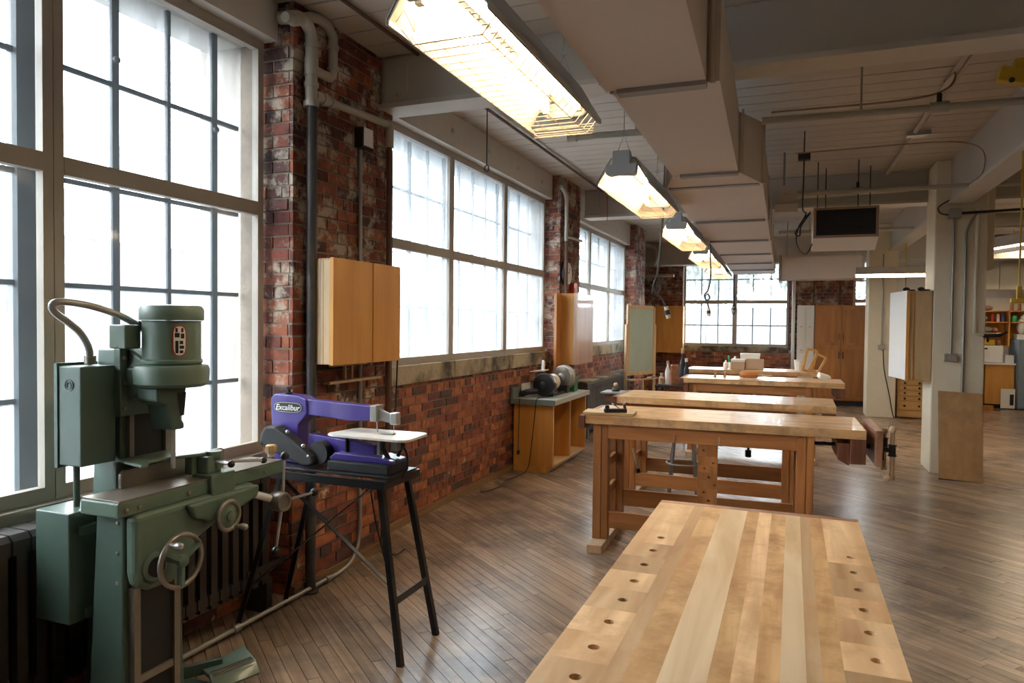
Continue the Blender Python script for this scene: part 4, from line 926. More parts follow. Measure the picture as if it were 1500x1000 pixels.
# head: sweeping casting then round pan
hp = [(1.88, 1.235), (1.885, 1.35), (1.90, 1.375), (1.93, 1.37), (1.955, 1.34), (2.0, 1.335), (2.06, 1.335), (2.065, 1.26), (2.02, 1.25), (1.93, 1.245)]
MB().bb(-2.235, -2.08, 1.86, 2.05, 1.26, 1.33).prism([(-2.23, 1.40), (-2.10, 1.33), (-2.10, 1.26), (-2.23, 1.20)], lambda a, b, d: (a, d, b), 1.87, 1.92).go('head_arm', 'green', mt, bevel=.012, seg=3)
MB().lathe((-2.10, 1.95, 1.258), (0, 0, 1), [(.11, 0), (.125, .012), (.128, .06), (.122, .075), (.10, .08)], 36).go('head_pan', 'green', mt, smooth=35)
MB().lathe((-2.10, 1.95, 1.338), (0, 0, 1), [(.098, 0), (.103, .006), (.103, .015), (.098, .02), (.098, .155), (.103, .158)], 32).go('motor_housing', 'green', mt, smooth=35)
mc_ = MB().lathe((-2.10, 1.95, 1.497), (0, 0, 1), [(.107, 0), (.108, .005), (.108, .04), (.10, .052), (.085, .056)], 32).go('motor_cap', 'green', mt, smooth=35)
jb = MB().bb(-2.245, -2.165, 1.81, 1.875, 1.395, 1.48).go('junction_box', 'green', mt, bevel=.005)
MB().cyl((-2.205, 1.81, 1.40), (-2.205, 1.81, 1.405), .004, 6).go('screw', 'cast', jb)
# motor nameplate (oval, red rim)
def oval(r_, w_, h_, z0):
    pts = []
    cang = math.atan2(1.95 - 0 - .35, -2.10 - 0) ; 
    return pts
th0 = math.atan2(-1.95 + .0, 2.10) + .25              # faces the room between -Y and +X
nx = Vector((math.cos(th0), math.sin(th0), 0)); tx = Vector((-nx.y, nx.x, 0)); c0 = Vector((-2.10, 1.95, 1.425))
def plate(w_, h_, r0, m, parent):
    mb = MB(); n = 12; ring = []
    for k in range(28):
        t = 2 * PI * k / 28; ca, sa_ = math.cos(t), math.sin(t)
        x = w_ * (abs(ca) ** .7) * (1 if ca > 0 else -1); z = h_ * (abs(sa_) ** .5) * (1 if sa_ > 0 else -1)
        ring.append((x, z))
    f = lambda a, b, d: c0 + Vector((0, 0, b)) + (nx * math.cos(a / .1) + tx * math.sin(a / .1)) * (r0 + d)
    return mb.prism(ring, f, 0, .0016).go('nameplate', m, parent)
np_ = plate(.024, .055, .098, 'red', mt); plate(.020, .051, .0985, 'paper', np_); 
f = lambda a, b, d: c0 + Vector((0, 0, b)) + (nx * math.cos(a / .1) + tx * math.sin(a / .1)) * (.0995 + d)
lb = MB()
for a0, a1, b0, b1 in ((-.014, .013, .03, .045), (-.016, .0, .012, .028), (.004, .016, .008, .026), (-.014, -.004, -.044, 0), (.0, .012, -.012, .0), (.0, .015, -.028, -.017), (.0, .012, -.044, -.034)):
    lb.prism([(a0, b0), (a1, b0), (a1, b1), (a0, b1)], f, 0, .001)
lb.go('nameplate_print', 'black', np_)
# snout, chuck and chisel
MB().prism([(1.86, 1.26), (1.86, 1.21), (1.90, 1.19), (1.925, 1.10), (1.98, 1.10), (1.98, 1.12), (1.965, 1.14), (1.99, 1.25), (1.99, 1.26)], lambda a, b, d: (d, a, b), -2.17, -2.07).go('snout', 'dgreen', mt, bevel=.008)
MB().prism([(1.945, 1.235), (1.96, 1.15), (1.975, 1.15), (1.985, 1.235)], lambda a, b, d: (d, a, b), -2.0705, -2.068).go('snout_opening', 'black', mt)
MB().cyl((-2.085, 1.965, 1.20), (-2.085, 1.965, 1.13), .012, 12).go('chuck', 'steel', mt, smooth=40)
MB().cyl((-2.10, 1.955, 1.105), (-2.10, 1.955, .955), .008, 4).go('chisel', 'steel', mt)
# hold-down fork
MB().prism([(-2.24, 1.84), (-2.08, 1.80), (-2.07, 1.82), (-2.12, 1.87), (-2.12, 1.92), (-2.09, 2.0), (-2.05, 2.09), (-2.07, 2.11), (-2.13, 2.03), (-2.24, 2.05)], lambda a, b, d: (a, b, d), .985, .997).bb(-2.24, -2.225, 1.82, 1.93, .88, .99).go('hold_down_fork', 'green', mt, bevel=.003)
# table with fence and clamp
MB().bb(-2.195, -2.02, 1.66, 2.46, .85, .90).go('table_frame', 'green', mt, bevel=.005)
MB().bb(-2.193, -2.022, 1.665, 2.455, .9, .906).go('table_surface', 'cast', mt, bevel=.001)
for y in (1.69, 1.74, 1.95, 2.35): MB().lathe((-2.02, y, .872), (1, 0, 0), [(.008, 0), (.008, .004), (.003, .006)], 8).go('table_bolt', 'cast', mt, smooth=40)
MB().prism([(1.80, .906), (1.80, .955), (1.815, .968), (2.27, .975), (2.285, .965), (2.285, .906)], lambda a, b, d: (d, a, b), -2.19, -2.175).go('fence', 'cast', mt, bevel=.002)
ck = MB().bb(-2.10, -2.0, 2.04, 2.16, .83, .92).bb(-2.085, -2.03, 2.05, 2.12, .92, .985).bb(-2.125, -2.085, 2.03, 2.15, .915, .99).go('clamp_body', 'green', mt, bevel=.005)
MB().cyl((-2.05, 2.10, .975), (-2.05, 2.10, 1.0), .03, 16).go('clamp_dome', 'green', mt, smooth=40)
MB().cyl((-2.06, 2.09, .965), (-1.97, 2.10, .955), .007, 8).go('clamp_bar', 'steel', ck, smooth=40); MB().sph((-1.965, 2.10, .955), .014, 12).go('clamp_knob', 'black', ck, smooth=60)
MB().cyl((-2.04, 2.12, .955), (-1.98, 2.29, .935), .006, 8).go('clamp_bar', 'steel', ck, smooth=40); MB().sph((-1.98, 2.295, .935), .014, 12).go('clamp_knob', 'black', ck, smooth=60)
# knee casting below the table
kp = [(1.706, .85), (1.706, .66), (1.715, .61), (1.76, .585), (1.86, .58), (1.92, .62), (1.97, .70), (2.08, .745), (2.25, .775), (2.27, .80), (2.27, .85)]
MB().prism(kp, lambda a, b, d: (d, a, b), -2.05, -1.995).go('knee', 'green', mt, bevel=.02, seg=3)
MB().prism([(1.90, .845), (1.93, .79), (2.0, .765), (2.15, .775), (2.25, .80), (2.26, .845)], lambda a, b, d: (d, a, b), -1.995, -1.965).go('knee_cover', 'green', mt, bevel=.012, seg=3)
MB().lathe((-1.997, 1.775, .665), (1, 0, 0), [(.048, 0), (.048, .01), (.036, .016)], 24).go('dial_boss', 'green', mt, smooth=40)
MB().lathe((-1.982, 1.775, .665), (1, 0, 0), [(.034, 0), (.034, .004)], 24).go('dial_opening', 'black', mt)
def wheel(c, R_, name, spokes, solid=False, handle=(0.6, .05)):
    c = Vector(c); w_ = MB().torus(c, (1, 0, 0), R_, .009, 40, 8).go(name, 'cast', mt, smooth=60)
    if solid: MB().lathe(c, (1, 0, 0), [(R_ - .004, -.006), (R_ - .006, .0), (R_ * .5, .004), (R_ * .4, .01)], 30).go('wheel_disc', 'green', w_, smooth=40)
    else:
        for k in range(spokes):
            a = k * 2 * PI / spokes + .5; MB().bar(c, c + Vector((0, math.cos(a), math.sin(a))) * R_, .012, .024, (1, 0, 0)).go('spoke', 'green', w_)
    MB().lathe(c - Vector((.06, 0, 0)), (1, 0, 0), [(.014, 0), (.014, .05), (.02, .055), (.02, .075), (.01, .08)], 16).go('hub', 'green', w_, smooth=40)
    a = handle[0]; h = c + Vector((0, math.cos(a), math.sin(a))) * R_
    MB().lathe(h, (1, 0, 0), [(.006, 0), (.007, .02), (.012, .035), (.011, .055), (.004, .062)], 12).go('crank_handle', 'steel', w_, smooth=50)
wheel((-1.93, 1.83, .675), .088, 'hand_wheel', 3, handle=(2.2, 0))
wheel((-1.93, 2.05, .775), .052, 'hand_wheel', 3, True, handle=(5.3, 0))
# capstan lever on its shaft
cp = Vector((-1.93, 2.33, .765))
MB().cyl((-2.02, 2.19, .835), cp, .016, 14).go('capstan_shaft', 'steel', mt, smooth=40)
hb = MB().lathe(cp - Vector((.03, 0, 0)), (1, -.1, 0), [(.036, 0), (.04, .01), (.04, .055), (.036, .065), (.028, .065), (.026, .058)], 24).go('capstan_hub', 'cast', mt, smooth=40)
for dy, dz in ((.008, .185), (.20, -.005), (-.045, -.19)):
    e = cp + Vector((.02, dy, dz)); q = MB().cyl(cp + Vector((.015, 0, 0)), e, .007, 10, .005).go('capstan_lever', 'steel', hb, smooth=40)
for dy, dz in ((.008, .185), (.20, -.005), (-.045, -.19)):
    MB().sph(cp + Vector((.02, dy, dz)), .018, 14).go('lever_ball', 'black', hb, smooth=60)
# electrical boxes and conduit
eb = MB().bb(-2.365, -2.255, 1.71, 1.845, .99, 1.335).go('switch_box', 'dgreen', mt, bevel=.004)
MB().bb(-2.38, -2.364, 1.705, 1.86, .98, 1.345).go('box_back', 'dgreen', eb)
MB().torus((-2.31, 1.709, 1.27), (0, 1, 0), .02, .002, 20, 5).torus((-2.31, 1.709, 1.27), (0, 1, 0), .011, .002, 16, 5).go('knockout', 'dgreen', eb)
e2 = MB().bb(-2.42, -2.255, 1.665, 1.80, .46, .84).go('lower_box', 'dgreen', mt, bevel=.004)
MB().bb(-2.26, -2.235, 1.70, 1.88, .76, .79).go('box_bracket', 'green', mt); MB().bb(-2.26, -2.235, 1.72, 1.84, .47, .50).go('box_bracket', 'green', mt)
MB().cyl((-2.33, 1.75, .84), (-2.33, 1.75, .99), .011, 10).go('box_pipe', 'dgreen', mt, smooth=40)
pts = [hX(u, v, -2.31 + k * .012) for k, (u, v) in enumerate(((132, 533), (130, 510), (118, 488), (100, 472), (78, 455), (80, 443), (105, 443), (140, 450), (175, 462), (198, 474)))]
fx = smoothpath(pts, 6); MB().tube(fx, .012, 10).go('flex_conduit', 'galv', mt, smooth=60)
MB().cyl(pts[0], pts[0] + Vector((0, 0, .03)), .019, 12).go('conduit_fitting', 'cast', mt, smooth=40); MB().cyl(pts[-1], pts[-1] + (pts[-1] - pts[-2]).normalized() * .03, .018, 12).go('conduit_fitting', 'cast', mt, smooth=40)
# foot pedal
MB().bar((-2.30, 2.05, .09), (-2.12, 2.22, .11), .02, .05).go('pedal_arm', 'dgreen', mt, bevel=.004)
pd = MB().add([(-2.19, 2.17, .10), (-2.09, 2.12, .11), (-2.0, 2.27, .13), (-2.12, 2.34, .135), (-2.19, 2.17, .085), (-2.09, 2.12, .095), (-2.0, 2.27, .115), (-2.12, 2.34, .12)],
         [(0, 1, 2, 3), (7, 6, 5, 4), (0, 4, 5, 1), (1, 5, 6, 2), (2, 6, 7, 3), (3, 7, 4, 0)]).go('foot_pedal', 'green', mt, bevel=.004)
MB().add([(-2.09, 2.12, .11), (-2.05, 2.10, .07), (-1.96, 2.25, .09), (-2.0, 2.27, .13), (-2.095, 2.12, .10), (-2.055, 2.10, .06), (-1.965, 2.25, .08), (-2.005, 2.27, .12)],
         [(0, 1, 2, 3), (7, 6, 5, 4), (0, 4, 5, 1), (1, 5, 6, 2), (2, 6, 7, 3), (3, 7, 4, 0)]).go('pedal_lip', 'green', mt)
rb = MB()
for k in range(4): rb.bar((-2.10 + k * .012, 2.13 - k * .005, .117), (-2.02 + k * .012, 2.265 - k * .005, .134), .003, .004)
rb.go('pedal_rib', 'cast', pd)
MB().bb(-2.36, -2.22, 2.0, 2.12, .03, .11).go('pedal_pivot', 'dgreen', mt, bevel=.005)
# valve cap near the jointer end
t = thing('spray_cap', 'cream ribbed plastic cap on a short stem at the right end of the green machine', 'knob', (-2.2, 2.52, .88))
q = hX(397, 657, -2.11)
t.location = q; ORG[t] = q.copy()
MB().lathe(q - Vector((0, 0, .02)), (0, 0, 1), [(.02, 0), (.022, .004), (.022, .034), (.018, .038)], 18).go('cap', 'plypale', t, smooth=30); MB().cyl(Vector((q.x, q.y, .906)), q - Vector((0, 0, .02)), .014, 12).go('stem', 'tablew', t, smooth=40)
for k in range(14): a = k * 2 * PI / 14; MB().bb(q.x + .022 * math.cos(a) - .0015, q.x + .022 * math.cos(a) + .0015, q.y + .022 * math.sin(a) - .0015, q.y + .022 * math.sin(a) + .0015, q.z - .015, q.z + .012).go('rib', 'plypale', t)
#PART3
# ============================================================ RADIATORS
def radiator(y0, y1, x0, x1, z0, z1, step, m, label, sticks=None):
    t = thing('radiator', label, 'radiator', ((x0 + x1) / 2, (y0 + y1) / 2, 0)); n = int((y1 - y0) / step)
    me = None
    for i in range(n):
        y = y0 + step * (i + .5); w_ = step * .28
        if me is None:
            mb = MB()
            for xa in (x0, (x0 + x1) / 2 - .015, x1 - .03): mb.prism([(xa, z0), (xa + .03, z0), (xa + .03, z1 - .03), (xa + .015, z1 - .01), (xa, z1 - .03)], lambda a, b, d: (a - (x0 + x1) / 2, d, b), -w_, w_)
            mb.prism([(x0, z0 + .02), (x1, z0 + .02), (x1, z0 + .07), (x0, z0 + .07)], lambda a, b, d: (a - (x0 + x1) / 2, d, b), -step * .45, step * .45)
            mb.prism([(x0, z1 - .07), (x1, z1 - .07), (x1, z1 - .02), (x1 - .02, z1), (x0 + .02, z1), (x0, z1 - .02)], lambda a, b, d: (a - (x0 + x1) / 2, d, b), -step * .45, step * .45)
            me = meshof(mb, 'radiator_section', m)
        piece('radiator_section', me, t, (0, y - (y0 + y1) / 2, 0))
    for y in (y0 + step, y1 - step): MB().bb(x0, x1, y - .02, y + .02, 0, z0 + .02).go('foot', m, t)
    MB().cyl(((x0 + x1) / 2, y1, z0 + .045), ((x0 + x1) / 2, y1 + .08, z0 + .045), .02, 10).go('pipe_stub', m, t)
    return t
radiator(-.35, 2.98, -2.63, -2.475, .16, .75, .068, 'iron', 'dark cast-iron radiator under the near window behind the green machine')
radiator(8.9, 11.6, -2.63, -2.45, .10, .73, .075, 'rad2', 'long grey radiator under the third window, behind the workbenches')
tag(MB().bb(-2.65, -2.44, 8.85, 11.65, .735, .752).go('radiator_shelf', 'stone', bevel=.003), 'weathered board lying along the top of the grey radiator', 'shelf')

# ============================================================ PIPES ON THE LEFT WALL
def pipe(name, label, segs, cat='pipe', group=None):
    allp = [p for s in segs for p in s[1]]; b = min(allp, key=lambda p: p[2]); t = thing(name, label, cat, tuple(b), group)
    for nm, pts, r, m in segs: MB().tube([Vector(p) for p in pts], r, 12).go(nm, m, t, smooth=50)
    return t
PX = -2.455
t = pipe('steam_riser', 'dark steel riser pipe running up the brick pier beside the near window', [('pipe', [(-2.45, 3.215, 0), (-2.45, 3.215, 2.68)], .029, 'pipe_dark')])
MB().lathe((-2.45, 3.215, 0), (0, 0, 1), [(.045, 0), (.045, .012), (.03, .016)], 16).go('floor_flange', 'pipe_dark', t, smooth=40)
t = pipe('overhead_drain', 'cream painted overhead pipes and fittings at the top of the brick pier',
  [('pipe', [(PX, 3.215, 2.68), (PX, 3.215, 3.0)], .033, 'pvc'),
   ('pipe', smoothpath([(PX, 3.215, 3.0), (PX, 3.2, 3.07), (PX - .01, 3.13, 3.11), (PX - .12, 3.1, 3.11)], 4), .033, 'pvc'),
   ('pipe', smoothpath([(PX, 3.0, 3.06), (PX, 3.1, 3.08), (PX, 3.2, 3.14), (PX, 3.32, 3.16), (PX, 3.40, 3.12), (PX, 3.41, 3.05)], 5), .027, 'pvc'),
   ('pipe', [(PX, 3.41, 3.05), (PX, 3.41, 2.93)], .027, 'pvc'),
   ('pipe', smoothpath([(PX, 3.41, 2.93), (PX, 3.39, 2.88), (PX, 3.33, 2.87), (PX, 3.24, 2.87)], 5), .027, 'pvc'),
   ('pipe', [(PX, 3.24, 2.73), (PX, 3.36, 2.735)], .031, 'pvc'),
   ('pipe', [(PX, 3.36, 2.735), (PX + .02, 3.99, 2.765)], .023, 'pvc'),
   ('pipe', smoothpath([(PX + .02, 3.96, 2.765), (PX + .02, 3.985, 2.765), (PX + .02, 3.99, 2.72), (PX + .02, 3.99, 2.62)], 4), .026, 'pvc')])
for (a, b, r) in (((PX, 3.215, 2.66), (PX, 3.215, 2.69), .042), ((PX, 3.215, 2.77), (PX, 3.215, 2.795), .040), ((PX, 3.215, 2.83), (PX, 3.215, 2.925), .038), ((PX, 3.215, 2.98), (PX, 3.215, 3.0), .04), ((PX, 3.30, 2.733), (PX, 3.33, 2.733), .037), ((PX, 3.38, 2.735), (PX, 3.41, 2.736), .03), ((PX, 3.41, 3.04), (PX, 3.41, 3.06), .034), ((PX, 3.41, 2.92), (PX, 3.41, 2.94), .034), ((PX, 3.05, 3.07), (PX, 3.075, 3.075), .034)):
    MB().cyl(a, b, r, 14).go('coupling', 'pvc', t, smooth=40)
pipe('rusty_riser', 'rusty brown riser pipe at the right edge of the near brick pier', [('pipe', [(-2.435, 3.99, 0), (-2.435, 3.99, 2.62)], .019, 'rust'), ('conduit', [(-2.46, 4.06, .2), (-2.46, 4.06, 2.62)], .008, 'blackm')])
pipe('wall_conduit', 'thin grey conduit down the near brick pier, bending along the floor', [('conduit', [(-2.48, 3.725, 2.55)] + [(-2.48, 3.74, .25)] + smoothpath([(-2.48, 3.74, .22), (-2.475, 3.70, .10), (-2.46, 3.60, .04), (-2.44, 3.45, .03)], 5) + [(-2.44, 2.27, .03)], .0125, 'galv'),
   ('clamp', [(-2.44, 3.34, .03), (-2.44, 3.38, .03)], .02, 'galv'), ('clamp', [(-2.44, 2.62, .03), (-2.44, 2.66, .03)], .02, 'galv')])
t = thing('junction_box', 'small square metal box on the near brick pier at the head of the thin conduit', 'box', (-2.47, 3.74, 2.55))
MB().bb(-2.50, -2.44, 3.69, 3.79, 2.56, 2.68).go('box_body', 'blackm', t, bevel=.003); MB().bb(-2.44, -2.436, 3.70, 3.80, 2.57, 2.68).go('cover', 'paper', t, bevel=.002)
pipe('rusty_riser', 'orange-brown riser pipe beside the clock on the second brick pier', [('pipe', [(-2.44, 7.87, 0), (-2.44, 7.87, 2.45)], .022, 'rust')])
pipe('white_branch_pipe', 'thin cream pipe elbowing down beside the clock on the second brick pier', [('pipe', [(-2.44, 7.86, 2.45), (-2.44, 7.86, 2.9)] + smoothpath([(-2.44, 7.86, 2.9), (-2.44, 7.82, 2.98), (-2.46, 7.72, 3.05)], 4), .022, 'pvc'), ('pipe', [(-2.44, 7.88, 2.5), (-2.44, 8.5, 2.52)], .016, 'pvc')])
pipe('corner_riser', 'cream riser with a looped top in the back left corner', [('pipe', [(-2.90, 14.6, 0), (-2.90, 14.6, 2.45)], .05, 'pipe_dark'), ('pipe', [(-2.90, 14.6, 2.45), (-2.90, 14.6, 3.0)], .055, 'pvc'),
   ('pipe', smoothpath([(-3.0, 14.5, 3.08), (-2.8, 14.55, 3.12), (-2.65, 14.6, 3.05), (-2.62, 14.6, 2.9), (-2.66, 14.6, 2.75), (-2.85, 14.6, 2.7)], 5), .045, 'pvc'), ('pipe', [(-2.88, 14.6, 2.5), (-2.25, 14.62, 2.5)], .035, 'pvc')])
pipe('ceiling_conduit', 'long brown conduit along the ceiling over the left windows', [('conduit', [(-2.22, -1, 3.18), (-2.22, 3.97, 3.18)], .011, 'rust')])
pipe('ceiling_conduit', 'long brown conduit along the ceiling in the second bay above the middle window', [('conduit', [(-2.25, 4.2, 3.17), (-2.25, 8.8, 3.17)], .013, 'rust')])
pipe('sprinkler_pipe', 'cream pipe crossing under the ceiling left of the duct, capped at its end', [('pipe', [(-1.42, 4.72, 2.78), (-.75, 4.76, 2.78)], .022, 'pvc'), ('cap', [(-1.46, 4.72, 2.78), (-1.40, 4.72, 2.78)], .032, 'pvc'), ('hanger', [(-1.0, 4.75, 2.8), (-1.0, 4.75, CZ)], .004, 'galv')])
pipe('sprinkler_pipe', 'cream pipe crossing the near right bay, front-most under the ceiling', [('pipe', [(-.2, 4.74, 2.78), (4.5, 4.95, 2.78)], .022, 'pvc'), ('hanger', [(.36, 4.77, 2.79), (.36, 4.77, CZ)], .007, 'pvc'), ('fitting', [(.72, 4.78, 2.78), (.82, 4.785, 2.78)], .032, 'pvc'), ('sprinkler_head', [(.77, 4.78, 2.81), (.77, 4.78, 2.86)], .014, 'black')])
pipe('sprinkler_pipe', 'cream pipe crossing behind the hanging heater toward the painted column', [('pipe', [(-.1, 7.42, 2.78), (5.0, 7.6, 2.78)], .022, 'pvc'), ('fitting', [(.5, 7.44, 2.78), (.6, 7.443, 2.78)], .032, 'pvc'), ('sprinkler_head', [(.55, 7.44, 2.8), (.55, 7.44, 2.86)], .014, 'black')])
pipe('sprinkler_pipe', 'thin cream pipe in the third bay beyond the hanging heater', [('pipe', [(-.2, 10.6, 2.8), (4.0, 10.75, 2.8)], .025, 'pvc'), ('hanger', [(.2, 10.62, 2.8), (.2, 10.62, CZ)], .01, 'pvc')])
pipe('ceiling_conduit', 'black cable hugging the ceiling along the front cream pipe', [('conduit', smoothpath([(-.15, 4.85, 2.86), (.6, 4.85, 2.86), (.85, 5.0, 2.95), (.92, 5.2, 3.1), (.93, 5.6, 3.17)], 6), .006, 'hvac')])
tt = pipe('ceiling_conduit', 'twin cream conduits running back along the ceiling of the right bay', [('conduit', [(.96, 4.25, 3.16), (.93, 8.7, 3.16)], .018, 'ceil'), ('conduit', [(1.01, 4.25, 3.17), (.98, 6.6, 3.17)], .012, 'ceil')])
for y in (4.3, 6.9): MB().bb(.88, 1.06, y, y + .09, 3.13, 3.17).go('bracket', 'galv', tt)
pipe('ceiling_conduit', 'thin dark cable looping from the heater box to the long girder', [('conduit', smoothpath([(.0, 6.6, 2.98), (.35, 6.75, 3.02), (.9, 6.9, 3.06), (1.25, 6.95, 3.06), (1.44, 6.95, 2.98), (1.455, 6.98, 2.80), (1.40, 7.2, 2.74)], 6), .005, 'hvac')])
pipe('beam_tube', 'pale painted tube along the face of the second beam', [('tube', [(-.1, 8.76, 2.98), (1.15, 8.76, 3.0)], .035, 'ceil'), ('tube_end', [(1.15, 8.76, 3.0), (1.3, 8.76, 3.0)], .03, 'lampo')])
t = thing('ceiling_hook', 'thin rod with a ring hook hanging under the first beam, left of the nearest light', 'hook', (-1.9, 4.33, 2.5))
MB().cyl((-1.9, 4.33, 2.54), (-1.9, 4.33, CZ), .004, 6).go('rod', 'blackm', t); MB().torus((-1.9, 4.33, 2.52), (.5, 1, 0), .022, .004, 16, 6).go('ring', 'blackm', t)
t = thing('armoured_cable', 'braided armoured cable dropping from the first beam beside the nearest light', 'cable', (-.86, 3.5, 2.6))
MB().tube(smoothpath([(-.70, 3.1, 3.1), (-.78, 3.2, 2.95), (-.84, 3.25, 2.8), (-.86, 3.28, 2.62)]), .010, 8).go('cable', 'galv', t, smooth=60)
pipe('red_wire', 'thin red wire hanging down the face of the second beam by the window', [('wire', [(-2.2, 8.8, 3.15), (-2.19, 8.79, 2.86), (-2.2, 8.79, 2.8)], .004, 'red')], 'cable')

# ============================================================ WALL CABINETS, CLOCK
t = thing('wall_cabinet', 'honey-coloured two-door wall cabinet on the brick pier, right of the near window', 'cabinet', (-2.4, 3.57, 1.26))
MB().bb(-2.495, -2.335, 3.225, 3.92, 1.262, 1.842).go('cabinet_body', 'plypale', t, bevel=.003)
MB().bb(-2.333, -2.31, 3.22, 3.604, 1.258, 1.846).go('door', 'ply', t, bevel=.002); MB().bb(-2.333, -2.31, 3.617, 3.925, 1.258, 1.846).go('door', 'ply', t, bevel=.002)
mb = MB()
for k in range(9): mb.bb(-2.48 + k * .016, -2.472 + k * .016, 3.2235, 3.2255, 1.832, 1.8425)
mb.go('finger_joint', 'jaw', t)
for x in (-2.38, -2.40): MB().bb(x, x + .002, 3.2235, 3.2255, 1.262, 1.83).go('side_seam', 'jaw', t)
t = thing('wooden_rack', 'small pale wooden rack of slats under the honey-coloured wall cabinet', 'rack', (-2.46, 3.65, 1.14))
MB().bb(-2.48, -2.43, 3.36, 3.90, 1.14, 1.155).go('slat', 'dowel', t); MB().bb(-2.485, -2.46, 3.42, 3.78, 1.235, 1.25).go('slat', 'dowel', t)
for y in (3.56, 3.63): MB().bb(-2.485, -2.47, y, y + .018, 1.155, 1.25).go('upright', 'dowel', t)
t = thing('wall_cabinet', 'pink-toned wall cabinet with a pale face on the second brick pier under the clock', 'cabinet', (-2.4, 8.2, 1.03))
MB().bb(-2.495, -2.322, 7.79, 8.555, 1.032, 1.845).go('cabinet_body', 'ply', t, bevel=.003); MB().bb(-2.32, -2.295, 7.785, 8.56, 1.028, 1.85).go('door', 'plypink', t, bevel=.002)
tag(MB().bb(-2.49, -2.46, 7.60, 7.78, .35, 1.84).go('backboard', 'oak', bevel=.002), 'dark brown board behind the left side of the pink-toned cabinet', 'board')
t = thing('wall_clock', 'round white-faced black clock high on the second brick pier', 'clock', (-2.47, 8.0, 1.95))
MB().lathe((-2.495, 7.99, 2.085), (1, 0, 0), [(.135, 0), (.145, .01), (.145, .04), (.13, .05)], 32).go('case', 'black', t, smooth=35)
MB().lathe((-2.446, 7.99, 2.085), (1, 0, 0), [(.125, 0), (.125, .003)], 32).go('face', 'paper', t)
MB().bar((-2.441, 7.99, 2.085), (-2.441, 8.03, 2.15), .006, .003).bar((-2.441, 7.99, 2.085), (-2.441, 7.90, 2.10), .006, .003).go('hand', 'black', t)
t = thing('fire_alarm', 'small red fire alarm box right below the clock', 'alarm', (-2.46, 8.27, 1.87))
MB().bb(-2.495, -2.44, 8.20, 8.34, 1.87, 1.99).go('alarm_body', 'red', t, bevel=.004); MB().bb(-2.44, -2.435, 8.23, 8.31, 1.89, 1.93).go('pull_bar', 'paper', t)
t = thing('wall_cabinet', 'plain orange-yellow wall cabinet on the back brick wall, left of the back window', 'cabinet', (-2.4, 15.0, .92))
MB().bb(-2.70, -2.10, 14.93, 15.17, .925, 1.885).go('cabinet_body', 'ply', t, bevel=.004); MB().bb(-2.655, -2.095, 14.905, 14.928, .92, 1.89).go('door', 'ply', t, bevel=.003)

# ============================================================ GRINDING STATION
t = thing('grinding_cabinet', 'open-fronted plywood cabinet with a grey-green top against the brick wall', 'cabinet', (-2.4, 7.3, 0))
x0, x1, y0, y1 = -2.62, -2.20, 6.72, 7.92
MB().bb(x0, x1, y0, y0 + .018, .06, .685).bb(x0, x1 - .06, y0, y0 + .018, 0, .06).go('side_panel', 'ply', t); MB().bb(x0, x1, y1 - .018, y1, .06, .685).bb(x0, x1 - .06, y1 - .018, y1, 0, .06).go('side_panel', 'ply', t)
MB().bb(x0, x0 + .01, y0 + .018, y1 - .018, .06, .685).go('back_panel', 'ply', t); MB().bb(x0 + .01, x1, y0 + .018, y1 - .018, .06, .078).go('bottom_panel', 'plypale', t)
MB().bb(x0 + .01, x1 - .005, 7.30, 7.318, .078, .685).go('divider', 'ply', t); MB().bb(x1 - .075, x1 - .06, y0 + .018, y1 - .018, 0, .06).go('toe_kick', 'plypale', t)
for y in (y0 + .018, y1 - .018): pass
MB().bb(x1, x1 + .003, y0, y0 + .02, .06, .685).bb(x1, x1 + .003, y1 - .02, y1, .06, .685).bb(x1, x1 + .003, 7.3, 7.32, .08, .685).bb(x1, x1 + .003, y0 + .02, y1 - .02, .06, .08).go('edge_banding', 'plypale', t)
MB().bb(-2.64, -2.165, 6.68, 7.97, .685, .735).go('worktop', 'greytop', t, bevel=.003)
MB().bb(-2.645, -2.62, 6.68, 7.97, .736, .84).bb(-2.64, -2.165, 6.674, 6.68, .683, .737).go('top_edging', 'dkgreentrim', t)
tag(MB().obox((-2.35, 7.55, .11), (.12, .2, .05), (.2, .1, .4)).go('paper_stack', 'paper', bevel=.002), 'small pile of white paper scraps in the bottom right of the grinding cabinet', 'paper')
tag(MB().obox((-2.31, 7.5, .165), (.09, .14, .03), (.3, .2, .2)).go('scrap_box', 'red', bevel=.002), 'small red scrap lying on the papers inside the grinding cabinet', 'scrap')
tag(MB().bb(-2.615, -2.60, 6.9, 7.15, .736, .87).go('white_card', 'paper'), 'white card standing against the wall at the back of the grinding cabinet top', 'card')
gx = -2.38
t = thing('bench_grinder', 'black bench grinder with round guards and a pale motor on the grinding cabinet', 'grinder', (gx, 7.3, .735))
MB().bb(gx - .09, gx + .07, 7.05, 7.6, .736, .755).go('base', 'blackm', t, bevel=.004)
MB().lathe((gx, 6.93, .865), (0, 1, 0), [(.03, -.015), (.06, -.012), (.112, -.004), (.118, .01), (.118, .07), (.11, .085), (.05, .09)], 32).go('wheel_guard', 'black', t, smooth=40)
MB().sph((gx, 6.915, .865), .035, 14, (1, .6, 1)).go('guard_hub', 'blackm', t, smooth=60)
MB().lathe((gx, 7.05, .875), (0, 1, 0), [(.05, 0), (.075, .015), (.08, .06), (.08, .20), (.07, .22)], 24).go('motor', 'plypale', t, smooth=40)
for y in (7.10, 7.17, 7.24): MB().torus((gx, y, .875), (0, 1, 0), .082, .005, 24, 6).go('motor_band', 'paper', t, smooth=60)
MB().cyl((gx, 7.27, .88), (gx, 7.42, .885), .05, 20).bb(gx - .05, gx + .05, 7.1, 7.26, .755, .82).go('motor_foot', 'blackm', t, smooth=40)
